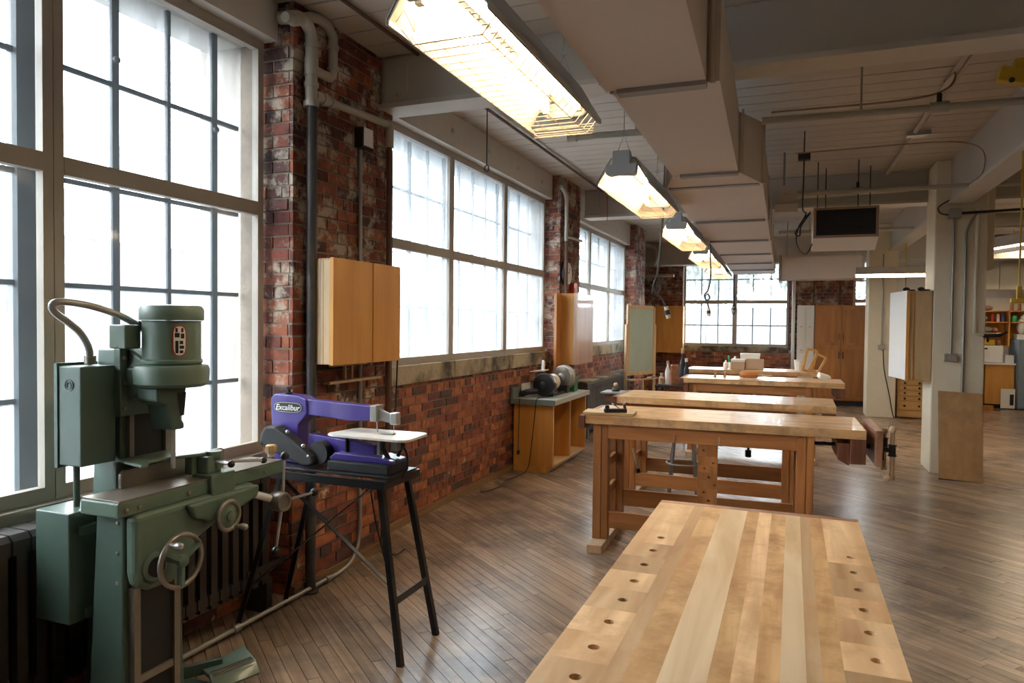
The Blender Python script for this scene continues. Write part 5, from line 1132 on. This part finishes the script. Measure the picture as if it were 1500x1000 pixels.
MB().tube(smoothpath([(gx - .06, 6.93, .80), (gx - .15, 6.88, .79), (gx - .22, 6.87, .765)]), .03, 10).go('dust_spout', 'black', t, smooth=60)
MB().bar((gx + .06, 6.98, .80), (gx + .12, 7.02, .78), .02, .01).go('tool_rest', 'galv', t)
t = thing('sharpening_wheel', 'large grey stone wheel with a green base behind the bench grinder', 'grinder', (gx + .02, 7.6, .735))
MB().bb(gx - .07, gx + .12, 7.66, 7.80, .736, .90).go('base', 'tealgreen', t, bevel=.006)
MB().bb(gx - .04, gx + .09, 7.48, 7.58, .736, .82).go('foot', 'blackm', t, bevel=.005)
MB().lathe((gx + .01, 7.50, .905), (0, 1, 0), [(.1, 0), (.115, .004), (.115, .045), (.1, .05)], 32).go('stone_wheel', 'cast', t, smooth=35)
MB().lathe((gx + .01, 7.485, .905), (0, 1, 0), [(.03, 0), (.045, .006), (.045, .016)], 24).go('flange', 'galv', t, smooth=40)
MB().torus((gx + .01, 7.62, .90), (0, 1, 0), .125, .014, 32, 8).go('guard_ring', 'galv', t, smooth=60)
MB().lathe((gx + .01, 7.58, .90), (0, 1, 0), [(.09, 0), (.125, .01), (.125, .06), (.1, .07)], 32).go('rear_guard', 'lampw', t, smooth=40)
for k in range(7): a = .6 + k * .35; MB().bb(gx + .01 + .1 * math.cos(a) - .006, gx + .01 + .1 * math.cos(a) + .006, 7.57, 7.585, .9 + .1 * math.sin(a) - .006, .9 + .1 * math.sin(a) + .006).go('slot', 'black', t)
t = thing('desk_lamp', 'small white work lamp with a flat shade behind the grinder', 'lamp', (-2.57, 7.2, .735))
MB().lathe((-2.57, 7.2, .735), (0, 0, 1), [(.045, 0), (.045, .012), (.01, .016)], 16).go('base', 'paper', t, smooth=40); MB().cyl((-2.57, 7.2, .75), (-2.57, 7.2, .985), .006, 8).go('stem', 'paper', t)
MB().prism([(-.06, -.10), (.07, -.10), (.09, .08), (-.04, .08)], lambda a, b, d: (-2.53 + a, 7.2 + b, .985 + d + a * .1), 0, .012).go('shade', 'paper', t); MB().obox((-2.49, 7.24, 1.04), (.02, .05, .12), (-.25, 0, 0)).go('arm', 'paper', t)
t = thing('power_cord', 'thin black cord hanging down the left side of the grinding cabinet', 'cord', (-2.55, 6.65, 0))
MB().tube(smoothpath([(-2.54, 6.67, .74), (-2.54, 6.66, .6), (-2.545, 6.66, .3), (-2.545, 6.66, .22)]), .004, 6).go('cord', 'black', t); MB().bb(-2.555, -2.535, 6.645, 6.675, .18, .22).go('plug', 'black', t)
tag(MB().tube(smoothpath([(-2.36, 6.9, .75), (-2.36, 6.68, .74), (-2.37, 6.655, .6), (-2.40, 6.65, .3), (-2.42, 6.6, .06), (-2.46, 6.45, .01), (-2.5, 6.2, .01), (-2.45, 5.95, .01), (-2.52, 5.7, .01), (-2.6, 5.9, .02)], 7), .0045, 6).go('power_cord', 'black', smooth=60), 'black grinder cord trailing from the cabinet onto the floor by the wall', 'cord')
for (x, y, a) in ((-2.0, 7.4, .3), (-1.95, 7.45, 1.2)): tag(MB().obox((x, y, .008), (.10, .016, .006), (0, 0, a)).go('wood_scrap', 'dowel'), 'thin wood scrap on the floor right of the grinding cabinet' if a < 1 else 'second thin wood scrap crossing the first on the floor', 'scrap')

# ============================================================ EASEL CHALKBOARD
t = thing('easel_chalkboard', 'wooden easel with a green-grey chalkboard near the back left corner', 'chalkboard', (-2.3, 11.2, 0))
A = Vector((-2.37, 10.9, 0)); B = Vector((-2.07, 11.6, 0)); ux = (B - A).normalized(); un = Vector((-ux.y, ux.x, 0))
def eb_(s0, s1, z0, z1, n0, n1, nm, m):
    P4 = [A + ux * s + un * n for s, n in ((s0, n0), (s1, n0), (s1, n1), (s0, n1))]
    return MB().add([(p.x, p.y, z0) for p in P4] + [(p.x, p.y, z1) for p in P4], [(0, 3, 2, 1), (4, 5, 6, 7), (0, 1, 5, 4), (1, 2, 6, 5), (2, 3, 7, 6), (3, 0, 4, 7)]).go(nm, m, t, bevel=.003)
LL = (B - A).length
eb_(0, .055, .7, 1.81, 0, .03, 'board_frame', 'dowel'); eb_(LL - .05, LL, .7, 1.78, 0, .03, 'board_frame', 'dowel'); eb_(.055, LL - .05, 1.75, 1.80, 0, .03, 'board_frame', 'dowel'); eb_(.055, LL - .05, .70, .75, 0, .03, 'board_frame', 'dowel')
eb_(.05, LL - .045, .74, 1.76, .008, .02, 'chalkboard', 'board'); eb_(-.02, LL + .02, .62, .645, -.06, .03, 'tray', 'dowel')
eb_(-.03, .0, 0, 1.5, -.0, .04, 'leg', 'dowel'); eb_(LL + .0, LL + .03, 0, 1.5, -.0, .04, 'leg', 'dowel'); eb_(.25, .28, 0, .62, -.12, -.09, 'rear_leg', 'dowel'); eb_(0, LL, .3, .33, .0, .03, 'cross_rail', 'dowel')
for s, m in ((.2, 'red'), (.35, 'black'), (.5, 'paper'), (.6, 'blue')):
    p = A + ux * s - un * .03; tag(MB().cyl((p.x, p.y, .653), (p.x + .05, p.y + .1, .653), .009, 8).go('marker', m), {'red': 'red marker on the tray of the easel chalkboard', 'black': 'black marker on the tray of the easel chalkboard', 'paper': 'white chalk stick on the tray of the easel chalkboard', 'blue': 'blue marker on the tray of the easel chalkboard'}[m], 'marker')

# ============================================================ HANGING CORDS
def dropcord(x, y, zt, pts, plug, label, big=True):
    t = thing('drop_cord', label, 'cord', (pts[-1][0], y, pts[-1][2]), 'power cords hanging from the ceiling'); r = .009 if big else .010
    MB().tube(smoothpath([(x, y, zt)] + pts, 8), r, 8).go('cord', 'blackm', t, smooth=60)
    a = Vector(pts[-1]); b = Vector(plug); d = (b - a).normalized()
    MB().cyl(a, a + d * .03, .018, 12).go('collar', 'lampw', t, smooth=40); MB().cyl(a + d * .03, a + d * .07, .024, 14).go('socket', 'black', t, smooth=40); MB().cyl(a + d * .07, a + d * .10, .022, 14, .018).go('socket_face', 'lampw', t, smooth=40)
    return t
dropcord(-1.0, 6.0, 3.2, [(-1.02, 6, 2.5), (-1.05, 6, 2.0), (-1.09, 6, 1.80), (-1.10, 6.03, 1.76), (-1.05, 6.03, 1.77), (-1.03, 6, 1.83), (-1.06, 5.98, 1.90), (-1.09, 5.98, 1.8), (-1.06, 6.0, 1.75), (-1.02, 6, 1.72), (-.985, 6, 1.65)], (-.965, 6, 1.57), 'nearest black drop cord with a knotted loop and a socket at its end')
dropcord(-.96, 9.0, 3.2, [(-.95, 9, 2.4), (-.94, 9, 2.1), (-.97, 9, 1.93), (-1.01, 9, 1.87), (-.99, 9.02, 1.81), (-.95, 9.02, 1.83), (-.97, 9, 1.88), (-1.0, 9, 1.84), (-.97, 9, 1.76), (-.96, 9, 1.71)], (-.955, 9, 1.62), 'middle black drop cord with a small loop, in front of the back window')
dropcord(-1.03, 14.2, 3.2, [(-1.04, 14.2, 2.3), (-1.04, 14.2, 1.93), (-1.07, 14.2, 1.86), (-1.08, 14.2, 1.78), (-1.05, 14.2, 1.71), (-1.02, 14.2, 1.78), (-1.02, 14.2, 1.86), (-1.04, 14.2, 1.93), (-1.045, 14.2, 1.86)], (-1.04, 14.2, 1.75), 'farthest short drop cord over the mullion of the back window')

# ============================================================ HANGING HEATER
t = thing('unit_heater', 'black-grilled box heater hanging from rods under the second beam', 'heater', (.48, 8.2, 2.38))
MB().prism([(7.98, 2.42), (7.98, 2.71), (8.0, 2.72), (8.55, 2.72), (8.55, 2.34), (8.3, 2.30), (8.0, 2.405)], lambda a, b, d: (d, a, b), .18, .79).go('heater_case', 'white', t, bevel=.006)
MB().bb(.185, .785, 7.955, 7.98, 2.405, 2.43).bb(.185, .785, 7.955, 7.98, 2.69, 2.715).bb(.185, .21, 7.955, 7.98, 2.43, 2.69).bb(.76, .785, 7.955, 7.98, 2.43, 2.69).go('front_frame', 'hvac', t)
MB().bb(.21, .76, 7.965, 7.975, 2.43, 2.69).go('grille', 'grille', t)
mb = MB()
for k in range(10): mb.bb(.21, .76, 7.960, 7.966, 2.447 + k * .025, 2.449 + k * .025)
mb.go('grille_bars', 'blackm', t)
for x in (.22, .31, .60, .74): MB().cyl((x, 8.05 if x in (.22, .6) else 8.4, 2.715), (x, 8.05 if x in (.22, .6) else 8.4, CZ), .005, 6).go('hanger_rod', 'blackm', t)
t = thing('ceiling_junction_box', 'small black junction box on the ceiling above the hanging heater', 'box', (.08, 6.75, 2.95))
MB().bb(.02, .12, 6.7, 6.78, 2.95, 3.01).go('box_body', 'blackm', t, bevel=.004); MB().cyl((.07, 6.74, 3.01), (.07, 6.74, CZ), .006, 6).go('stem', 'blackm', t)
tag(MB().tube(smoothpath([(.07, 6.73, 2.95), (.07, 6.9, 2.8), (.07, 7.2, 2.6), (.10, 7.3, 2.56), (.04, 7.3, 2.44), (.01, 7.3, 2.38), (.05, 7.3, 2.36), (.06, 7.32, 2.45), (.14, 7.35, 2.58), (.05, 7.35, 2.47), (.02, 7.4, 2.34), (.05, 7.6, 2.26), (.12, 7.9, 2.24), (.18, 8.1, 2.36)], 7), .007, 6).go('heater_cord', 'black', smooth=60), 'coiled black cord bunched at the left of the hanging heater', 'cord')

# ============================================================ BACK CABINETS
def tallcab(x0, x1, y0, y1, z1, m, name, label, handles='black'):
    t = thing(name, label, 'cabinet', ((x0 + x1) / 2, (y0 + y1) / 2, 0)); zm = 1.13
    MB().bb(x0, x1, y0 + .022, y1, .10, z1).go('cabinet_body', m, t, bevel=.004); MB().bb(x0 + .02, x1 - .02, y0 + .08, y1, 0, .10).go('toe_kick', 'blackm', t)
    xm = (x0 + x1) / 2
    for a, b, hs in ((x0 + .02, xm - .006, 1), (xm + .006, x1 - .02, -1)):
        for c, d, up in ((.13, zm - .012, 0), (zm + .012, z1 - .03, 1)):
            dr = MB().bb(a + .05, b - .05, y0 + .008, y0 + .018, c + .05, d - .05).go('door_panel', m, t)
            mb = MB().bb(a, a + .05, y0, y0 + .02, c, d).bb(b - .05, b, y0, y0 + .02, c, d).bb(a + .05, b - .05, y0, y0 + .02, c, c + .05).bb(a + .05, b - .05, y0, y0 + .02, d - .05, d)
            dd = mb.go('door', m, t)
            hx_ = b - .03 if hs == 1 else a + .03; hz = d - .22 if not up else c + .1
            MB().tube([(hx_, y0, hz), (hx_, y0 - .025, hz + .01), (hx_, y0 - .025, hz + .11), (hx_, y0, hz + .12)], .006, 6).go('handle', handles, dd)
    return t
tallcab(.40, 1.32, 14.70, 15.12, 1.905, 'oak', 'storage_cabinet', 'tall stained oak four-door storage cabinet against the back wall')
t = thing('white_storage_unit', 'narrow white cabinet of small doors left of the tall oak cabinet', 'cabinet', (.25, 14.9, 0))
MB().bb(.09, .395, 14.77, 15.12, 0, 1.9).go('cabinet_body', 'white', t, bevel=.003)
for k in range(4):
    for x in (.095, .245):
        d = MB().bb(x, x + .143, 14.75, 14.768, .1 + k * .45, .53 + k * .45).go('door', 'white', t, bevel=.002)
        MB().bb(x + .05, x + .09, 14.735, 14.75, .13 + k * .45, .145 + k * .45).go('pull', 'galv', d)
tag(MB().bb(1.345, 1.38, 14.5, 14.9, 0, .95).go('glass_sheet', 'rad2', bevel=.003), 'thin dark panel leaning upright right of the tall oak cabinet', 'panel')
# white pipe at right side of back window
pipe('white_riser', 'white riser pipe on the brick between the back window and the cabinets', [('pipe', [(.02, 15.1, .3), (.02, 15.1, 2.72)], .035, 'white')])
pipe('wall_riser', 'thin dark riser above the tall oak cabinet', [('pipe', [(.85, 15.13, 1.9), (.85, 15.13, 2.72)], .018, 'pipe_dark')])
pipe('rust_riser', 'thin orange-brown riser above the left door of the tall oak cabinet', [('pipe', [(.38, 15.13, 1.9), (.38, 15.13, 2.72)], .014, 'rust')])

# ============================================================ COLUMN: cabinet, outlets, conduits
t = thing('column_cabinet', 'pale wall cabinet hung on the left side of the painted column', 'cabinet', (1.1, 8.6, .95))
a0, a1, b0, b1 = Vector((1.10, 8.36, 0)), Vector((1.335, 8.36, 0)), Vector((1.02, 8.95, 0)), Vector((1.335, 8.95, 0))
MB().add([(1.12, 8.36, .955), (1.335, 8.36, .955), (1.335, 8.95, .955), (1.035, 8.95, .955), (1.12, 8.36, 1.875), (1.335, 8.36, 1.875), (1.335, 8.95, 1.875), (1.035, 8.95, 1.875)],
         [(0, 3, 2, 1), (4, 5, 6, 7), (0, 1, 5, 4), (1, 2, 6, 5), (2, 3, 7, 6), (3, 0, 4, 7)]).go('cabinet_body', 'plypale', t, bevel=.003)
MB().add([(1.10, 8.355, .95), (1.119, 8.355, .95), (1.034, 8.955, .95), (1.015, 8.955, .95), (1.10, 8.355, 1.88), (1.119, 8.355, 1.88), (1.034, 8.955, 1.88), (1.015, 8.955, 1.88)],
         [(0, 1, 2, 3), (7, 6, 5, 4), (0, 4, 5, 1), (1, 5, 6, 2), (2, 6, 7, 3), (3, 7, 4, 0)]).go('door', 'paper', t, bevel=.002)
MB().bb(1.10, 1.13, 8.345, 8.36, .955, 1.875).bb(1.165, 1.17, 8.352, 8.36, .955, 1.875).go('edge_strip', 'ply', t)
for (x, y, lb) in ((1.12, 8.55, 'left one of two black goggles on top of the pale column cabinet'), (1.25, 8.5, 'right one of two black goggles on top of the pale column cabinet')):
    q = thing('safety_goggles', lb, 'goggles', (x, y, 1.876)); MB().sph((x, y, 1.90), .03, 10, (1.2, .8, .8)).go('lens', 'black', q, smooth=60); MB().torus((x + .04, y, 1.89), (0, 0, 1), .035, .008, 16, 6).go('strap', 'black', q, smooth=60)
def conduit_outlet(name, x, y, z, zt, label, r=.011):
    t = thing(name, label, 'outlet', (x, y, z)); MB().bb(x - .055, x + .055, y - .045, y, z, z + .075).go('outlet_box', 'galv', t, bevel=.004)
    for s in (-.02, .02): MB().lathe((x + s, y - .045, z + .038), (0, -1, 0), [(.014, 0), (.014, .003)], 14).go('socket', 'pvc', t)
    MB().cyl((x, y - .02, z + .075), (x - .002, y - .02, zt), r, 10).go('conduit', 'galv', t, smooth=40); return t
conduit_outlet('column_outlet', 1.505, 8.36, 1.16, 2.6, 'grey double outlet box with its conduit on the front of the painted column')
t = thing('column_junction_box', 'grey junction box with cables near the top of the painted column', 'box', (1.5, 8.33, 2.6))
MB().bb(1.45, 1.56, 8.29, 8.36, 2.60, 2.70).go('box_body', 'galv', t, bevel=.006); MB().cyl((1.56, 8.32, 2.65), (2.6, 8.32, 2.68), .014, 8).go('cable', 'black', t); MB().tube(smoothpath([(1.45, 8.33, 2.64), (1.38, 8.33, 2.66), (1.36, 8.33, 2.72), (1.44, 8.33, 2.78), (1.52, 8.32, 2.80)]), .007, 6).go('cable', 'black', t, smooth=60)
pipe('column_conduit', 'grey conduit down the right part of the painted column behind the plywood', [('conduit', smoothpath([(1.72, 8.32, 2.66), (1.66, 8.34, 2.58), (1.615, 8.34, 2.46), (1.61, 8.34, 2.3)], 5) + [(1.61, 8.34, .85)], .013, 'galv')])
pipe('column_pipe', 'cream pipe with an elbow on the right edge of the painted column', [('pipe', [(1.70, 8.33, 2.7), (1.70, 8.33, 1.52)] + smoothpath([(1.70, 8.33, 1.5), (1.705, 8.33, 1.45), (1.74, 8.33, 1.43), (1.78, 8.33, 1.43)], 4), .014, 'col')])
t = thing('air_hose_gun', 'black air hose nozzle sticking out right of the painted column', 'nozzle', (1.87, 8.35, 1.42))
MB().cyl((1.78, 8.33, 1.425), (1.93, 8.36, 1.43), .022, 12).go('nozzle_body', 'black', t, smooth=40); MB().cyl((1.93, 8.36, 1.43), (1.99, 8.37, 1.46), .012, 8).go('tip', 'blackm', t); MB().cyl((1.82, 8.34, 1.42), (1.82, 8.34, 1.36), .01, 8).go('valve', 'blackm', t)
t = thing('plywood_sheet', 'stained plywood sheet leaning against the foot of the painted column', 'board', (1.56, 8.15, 0))
MB().add([(1.375, 8.05, .012), (1.745, 8.03, .0), (1.755, 8.06, .0), (1.385, 8.08, .012), (1.385, 8.25, .86), (1.765, 8.23, .845), (1.775, 8.255, .845), (1.395, 8.275, .86)],
         [(0, 3, 2, 1), (4, 5, 6, 7), (0, 1, 5, 4), (1, 2, 6, 5), (2, 3, 7, 6), (3, 0, 4, 7)]).go('sheet', 'panel', t, bevel=.002)
MB().bb(1.375, 1.745, 8.05, 8.065, 0, .012).go('bottom_edge', 'black', t)
conduit_outlet('far_column_outlet', 1.38, 13.15, 1.13, 2.7, 'small grey outlet box with conduit on the far painted column')
tag(MB().tube(smoothpath([(1.40, 13.1, 1.13), (1.42, 13.08, .8), (1.5, 13.08, .4), (1.55, 13.05, .1), (1.57, 13.0, .02)]), .008, 6).go('extension_cord', 'blackm', smooth=60), 'thin cord hanging from the outlet on the far painted column', 'cord')
# drawer chest and lumber
t = thing('drawer_chest', 'honey-coloured chest of six drawers between the two painted columns', 'chest', (1.8, 13.4, 0))
MB().bb(1.635, 2.05, 13.22, 13.7, .02, .98).go('chest_body', 'oaky', t, bevel=.004)
zz = [.06, .24, .42, .52, .60, .68, .76, .86]
for i, (a, b) in enumerate(((.14, .28), (.29, .37), (.38, .46), (.47, .54), (.55, .62), (.63, .70))):
    d = MB().bb(1.66, 2.03, 13.195, 13.22, a, b).go('drawer', 'oaky', t, bevel=.003)
    for x in (1.74, 1.95): MB().lathe((x, 13.195, (a + b) / 2), (0, -1, 0), [(.012, 0), (.018, .015), (.01, .022)], 10).go('knob', 'black', d, smooth=40)
for x in (1.605, 1.585): tag(MB().obox((x, 13.25, .55), (.018, .05, 1.1), (.06, 0, 0)).go('lumber', 'dowel' if x > 1.6 else 'oak'), 'pale timber strip leaning beside the honey-coloured drawer chest' if x > 1.6 else 'dark timber strip leaning next to the pale one by the far painted column', 'timber')

# ============================================================ FAR RIGHT ROOM
FY = 15.85
t = thing('shelf_unit', 'open orange-brown wall shelves full of clutter in the far right room', 'shelf', (3.8, FY, 1.15))
for z, xa, xb in ((1.81, 3.2, 4.6), (1.60, 3.2, 4.6), (1.39, 3.2, 3.80), (1.15, 3.2, 3.80)): MB().bb(xa, xb, FY, FY + .33, z, z + .02).go('shelf_board', 'ply', t)
for x, z0 in ((3.18, 1.15), (3.79, 1.15), (4.59, 1.4)): MB().bb(x, x + .02, FY, FY + .33, z0, 1.83).go('upright', 'ply', t)
MB().bb(3.2, 4.6, FY + .32, FY + .33, 1.15, 1.83).go('back_panel', 'ply', t)
t = thing('long_counter', 'white-topped orange counter under the wall shelves in the far right room', 'counter', (3.5, FY, 0))
MB().bb(3.1, 3.86, FY - .25, FY + .33, .82, .85).go('countertop', 'paper', t, bevel=.003)
MB().bb(3.1, 3.36, FY - .2, FY + .3, .08, .82).go('base_cabinet', 'ply', t); MB().bb(3.39, 3.85, FY - .2, FY + .3, .08, .82).go('base_cabinet', 'ply', t)
MB().bb(3.1, 3.86, FY - .12, FY + .3, 0, .08).go('toe_kick', 'blackm', t)
t = thing('microwave', 'white microwave oven on the white-topped counter', 'microwave', (3.4, FY, .85))
MB().bb(3.22, 3.66, FY - .22, FY + .12, .86, 1.17).go('oven_body', 'paper', t, bevel=.008); MB().bb(3.23, 3.45, FY - .226, FY - .22, .875, 1.155).go('door', 'white', t); MB().bb(3.36, 3.41, FY - .229, FY - .226, 1.10, 1.13).go('label_plate', 'black', t)
tag(MB().bb(3.70, 3.84, FY - .2, FY, .851, 1.0).go('white_carton', 'paper', bevel=.004), 'small white carton right of the microwave', 'carton')
t = thing('framed_notice', 'white framed sheet standing on the floor before the orange counter', 'frame', (3.75, FY - .3, .1))
MB().bb(3.62, 3.84, FY - .32, FY - .3, .02, .38).go('frame', 'paper', t); MB().bb(3.76, 3.82, FY - .325, FY - .32, .08, .28).go('print', 'black', t)
for i in range(3):
    t = thing('filing_cabinet', ('blue-grey five-drawer filing cabinet, leftmost in the far right room', 'blue-grey filing cabinet, second from the left in the far right room', 'blue-grey filing cabinet, third from the left, mostly outside the view')[i], 'cabinet', (4.03 + i * .42, FY, 0), 'filing cabinets along the far wall')
    x0 = 3.87 + i * .42; MB().bb(x0, x0 + .41, FY - .38, FY + .3, .02, 1.29).go('cabinet_body', 'file', t, bevel=.004)
    for k in range(5):
        d = MB().bb(x0 + .015, x0 + .395, FY - .395, FY - .38, .05 + k * .248, .28 + k * .248).go('drawer', 'file', t, bevel=.003)
        MB().bb(x0 + .13, x0 + .28, FY - .40, FY - .395, .19 + k * .248, .25 + k * .248).go('label_holder', 'paper', d); MB().bar((x0 + .12, FY - .42, .13 + k * .248), (x0 + .29, FY - .42, .13 + k * .248), .018, .014).go('handle', 'steel', d)
items = [(3.45, 1.83, .22, .10, 'jaw', 'pinkish bowl-like bundle on the top shelf', 'bundle'), (3.86, 1.83, .06, .14, 'oak', 'left one of two small brown cups on the top shelf', 'cup'), (3.98, 1.83, .06, .14, 'oak', 'right one of two small brown cups on the top shelf', 'cup'),
         (3.35, 1.62, .25, .13, 'lampg', 'grey bundle on the left of the second shelf', 'bundle'), (3.55, 1.62, .07, .15, 'red', 'red tin on the second shelf', 'tin'), (3.64, 1.62, .05, .15, 'paper', 'white tin beside the red tin on the second shelf', 'tin'), (3.72, 1.62, .05, .16, 'blue', 'dark blue tin on the second shelf', 'tin'),
         (3.90, 1.62, .10, .12, 'grn', 'green-topped jar on the second shelf right of the divider', 'jar'), (4.1, 1.62, .2, .15, 'paper', 'white bag on the second shelf, rightmost', 'bag'),
         (3.42, 1.41, .30, .12, 'lampg', 'grey bag of cloth on the third shelf', 'bag'), (3.60, 1.41, .10, .10, 'jaw', 'pink cloth heap on the third shelf', 'cloth'), (3.50, 1.17, .17, .11, 'yellow', 'bright yellow box on the lowest shelf', 'box'), (3.66, 1.17, .08, .10, 'jaw', 'pale peach pot on the lowest shelf', 'pot'), (3.30, 1.17, .14, .05, 'lampg', 'flat grey tray on the lowest shelf', 'tray'),
         (4.08, 1.29, .30, .10, 'paper', 'pile of white papers on the leftmost filing cabinet', 'papers'), (4.02, 1.39, .16, .30, 'tablew', 'tall white plastic bag on the leftmost filing cabinet', 'bag'), (4.45, 1.29, .3, .22, 'cardboard', 'brown carton on the second filing cabinet', 'carton')]
for (x, z, w_, h_, m, lb, cat) in items:
    nm = cat if cat not in ('papers',) else 'paper_pile'
    if cat in ('tin', 'cup', 'jar', 'pot'): o = MB().lathe((x, FY + .12, z), (0, 0, 1), [(w_ / 2 * .85, 0), (w_ / 2, h_ * .1), (w_ / 2, h_ * .8), (w_ / 2 * .8, h_ * .9), (w_ / 2 * .8, h_)], 12).go(nm, m, smooth=40)
    elif cat in ('bundle', 'bag', 'cloth'): o = MB().sph((x, FY + .12, z + h_ * .5), .5, 14, (w_, .22, h_)).go(nm, m, smooth=60)
    else: o = MB().bb(x - w_ / 2, x + w_ / 2, FY + .02, FY + .25, z, z + h_).go(nm, m, bevel=.006)
    tag(o, lb, cat)
t = thing('wall_cupboards', 'pale grey overhead cupboards in the far right room', 'cupboard', (3.7, FY, 2.2))
for x in (3.15, 3.58, 4.02, 4.46): d = MB().bb(x, x + .42, FY - .2, FY + .3, 2.22, 2.72).go('cupboard_box', 'lampw', t, bevel=.004)
t = thing('fabric_duct', 'wrinkled grey flexible duct under the ceiling right of the painted column', 'duct', (2.6, 10.5, 2.6))
MB().tube([(1.95 + .07 * i, 10.6 + .02 * i, 2.60 + .01 * math.sin(i)) for i in range(24)], [.09 + .008 * (i % 2) for i in range(24)], 14).go('duct_sleeve', 'cast', t, smooth=50)
t = thing('wrapped_pipe', 'fat white wrapped pipe under the ceiling right of the painted column', 'pipe', (3, 10.2, 2.8))
MB().cyl((2.0, 10.2, 2.82), (5.5, 10.3, 2.82), .08, 16).go('pipe', 'lampw', t, smooth=40)
for x in (2.6, 3.6): MB().torus((x, 10.23, 2.82), (1, 0, 0), .084, .008, 20, 6).go('pipe_band', 'pvc', t)
tag(MB().obox((3.15, 15.2, .045), (.55, .12, .09), (0, 0, -.1)).go('timber_beam', 'oak', bevel=.004), 'dark timber lying on the floor before the orange counter', 'timber')
# yellow pull fixtures
t = thing('yellow_reel', 'yellow bracket and hook hanging at the top right of the view', 'hoist', (.93, 3.7, 2.57))
MB().obox((.905, 3.8, 2.625), (.13, .06, .065), (0, .25, 0)).go('hook_block', 'yellow', t, bevel=.006); MB().bb(.90, .98, 3.78, 3.84, 2.63, 2.70).go('hoist_body', 'yellow', t, bevel=.006); MB().cyl((.95, 3.81, 2.7), (.94, 3.81, CZ), .008, 8).go('rope', 'yellow', t); MB().cyl((.885, 3.77, 2.60), (.885, 3.76, 2.60), .012, 10).go('rivet', 'black', t)
t = thing('yellow_pull', 'yellow rope with a yellow hook block hanging before the far right room', 'hoist', (1.48, 6, 1.68))
MB().cyl((1.49, 6.0, 1.80), (1.49, 6.0, 2.78), .006, 8).go('rope', 'yellow', t); MB().bb(1.475, 1.505, 5.985, 6.015, 1.70, 1.80).bb(1.44, 1.53, 5.98, 6.02, 1.68, 1.71).go('hook_block', 'yellow', t, bevel=.004)
tag(MB().cyl((1.56, 12.0, 1.95), (1.55, 12.0, 3.2), .008, 6).go('yellow_rope', 'yellow'), 'thin yellow rope hanging by the far strip light', 'rope')
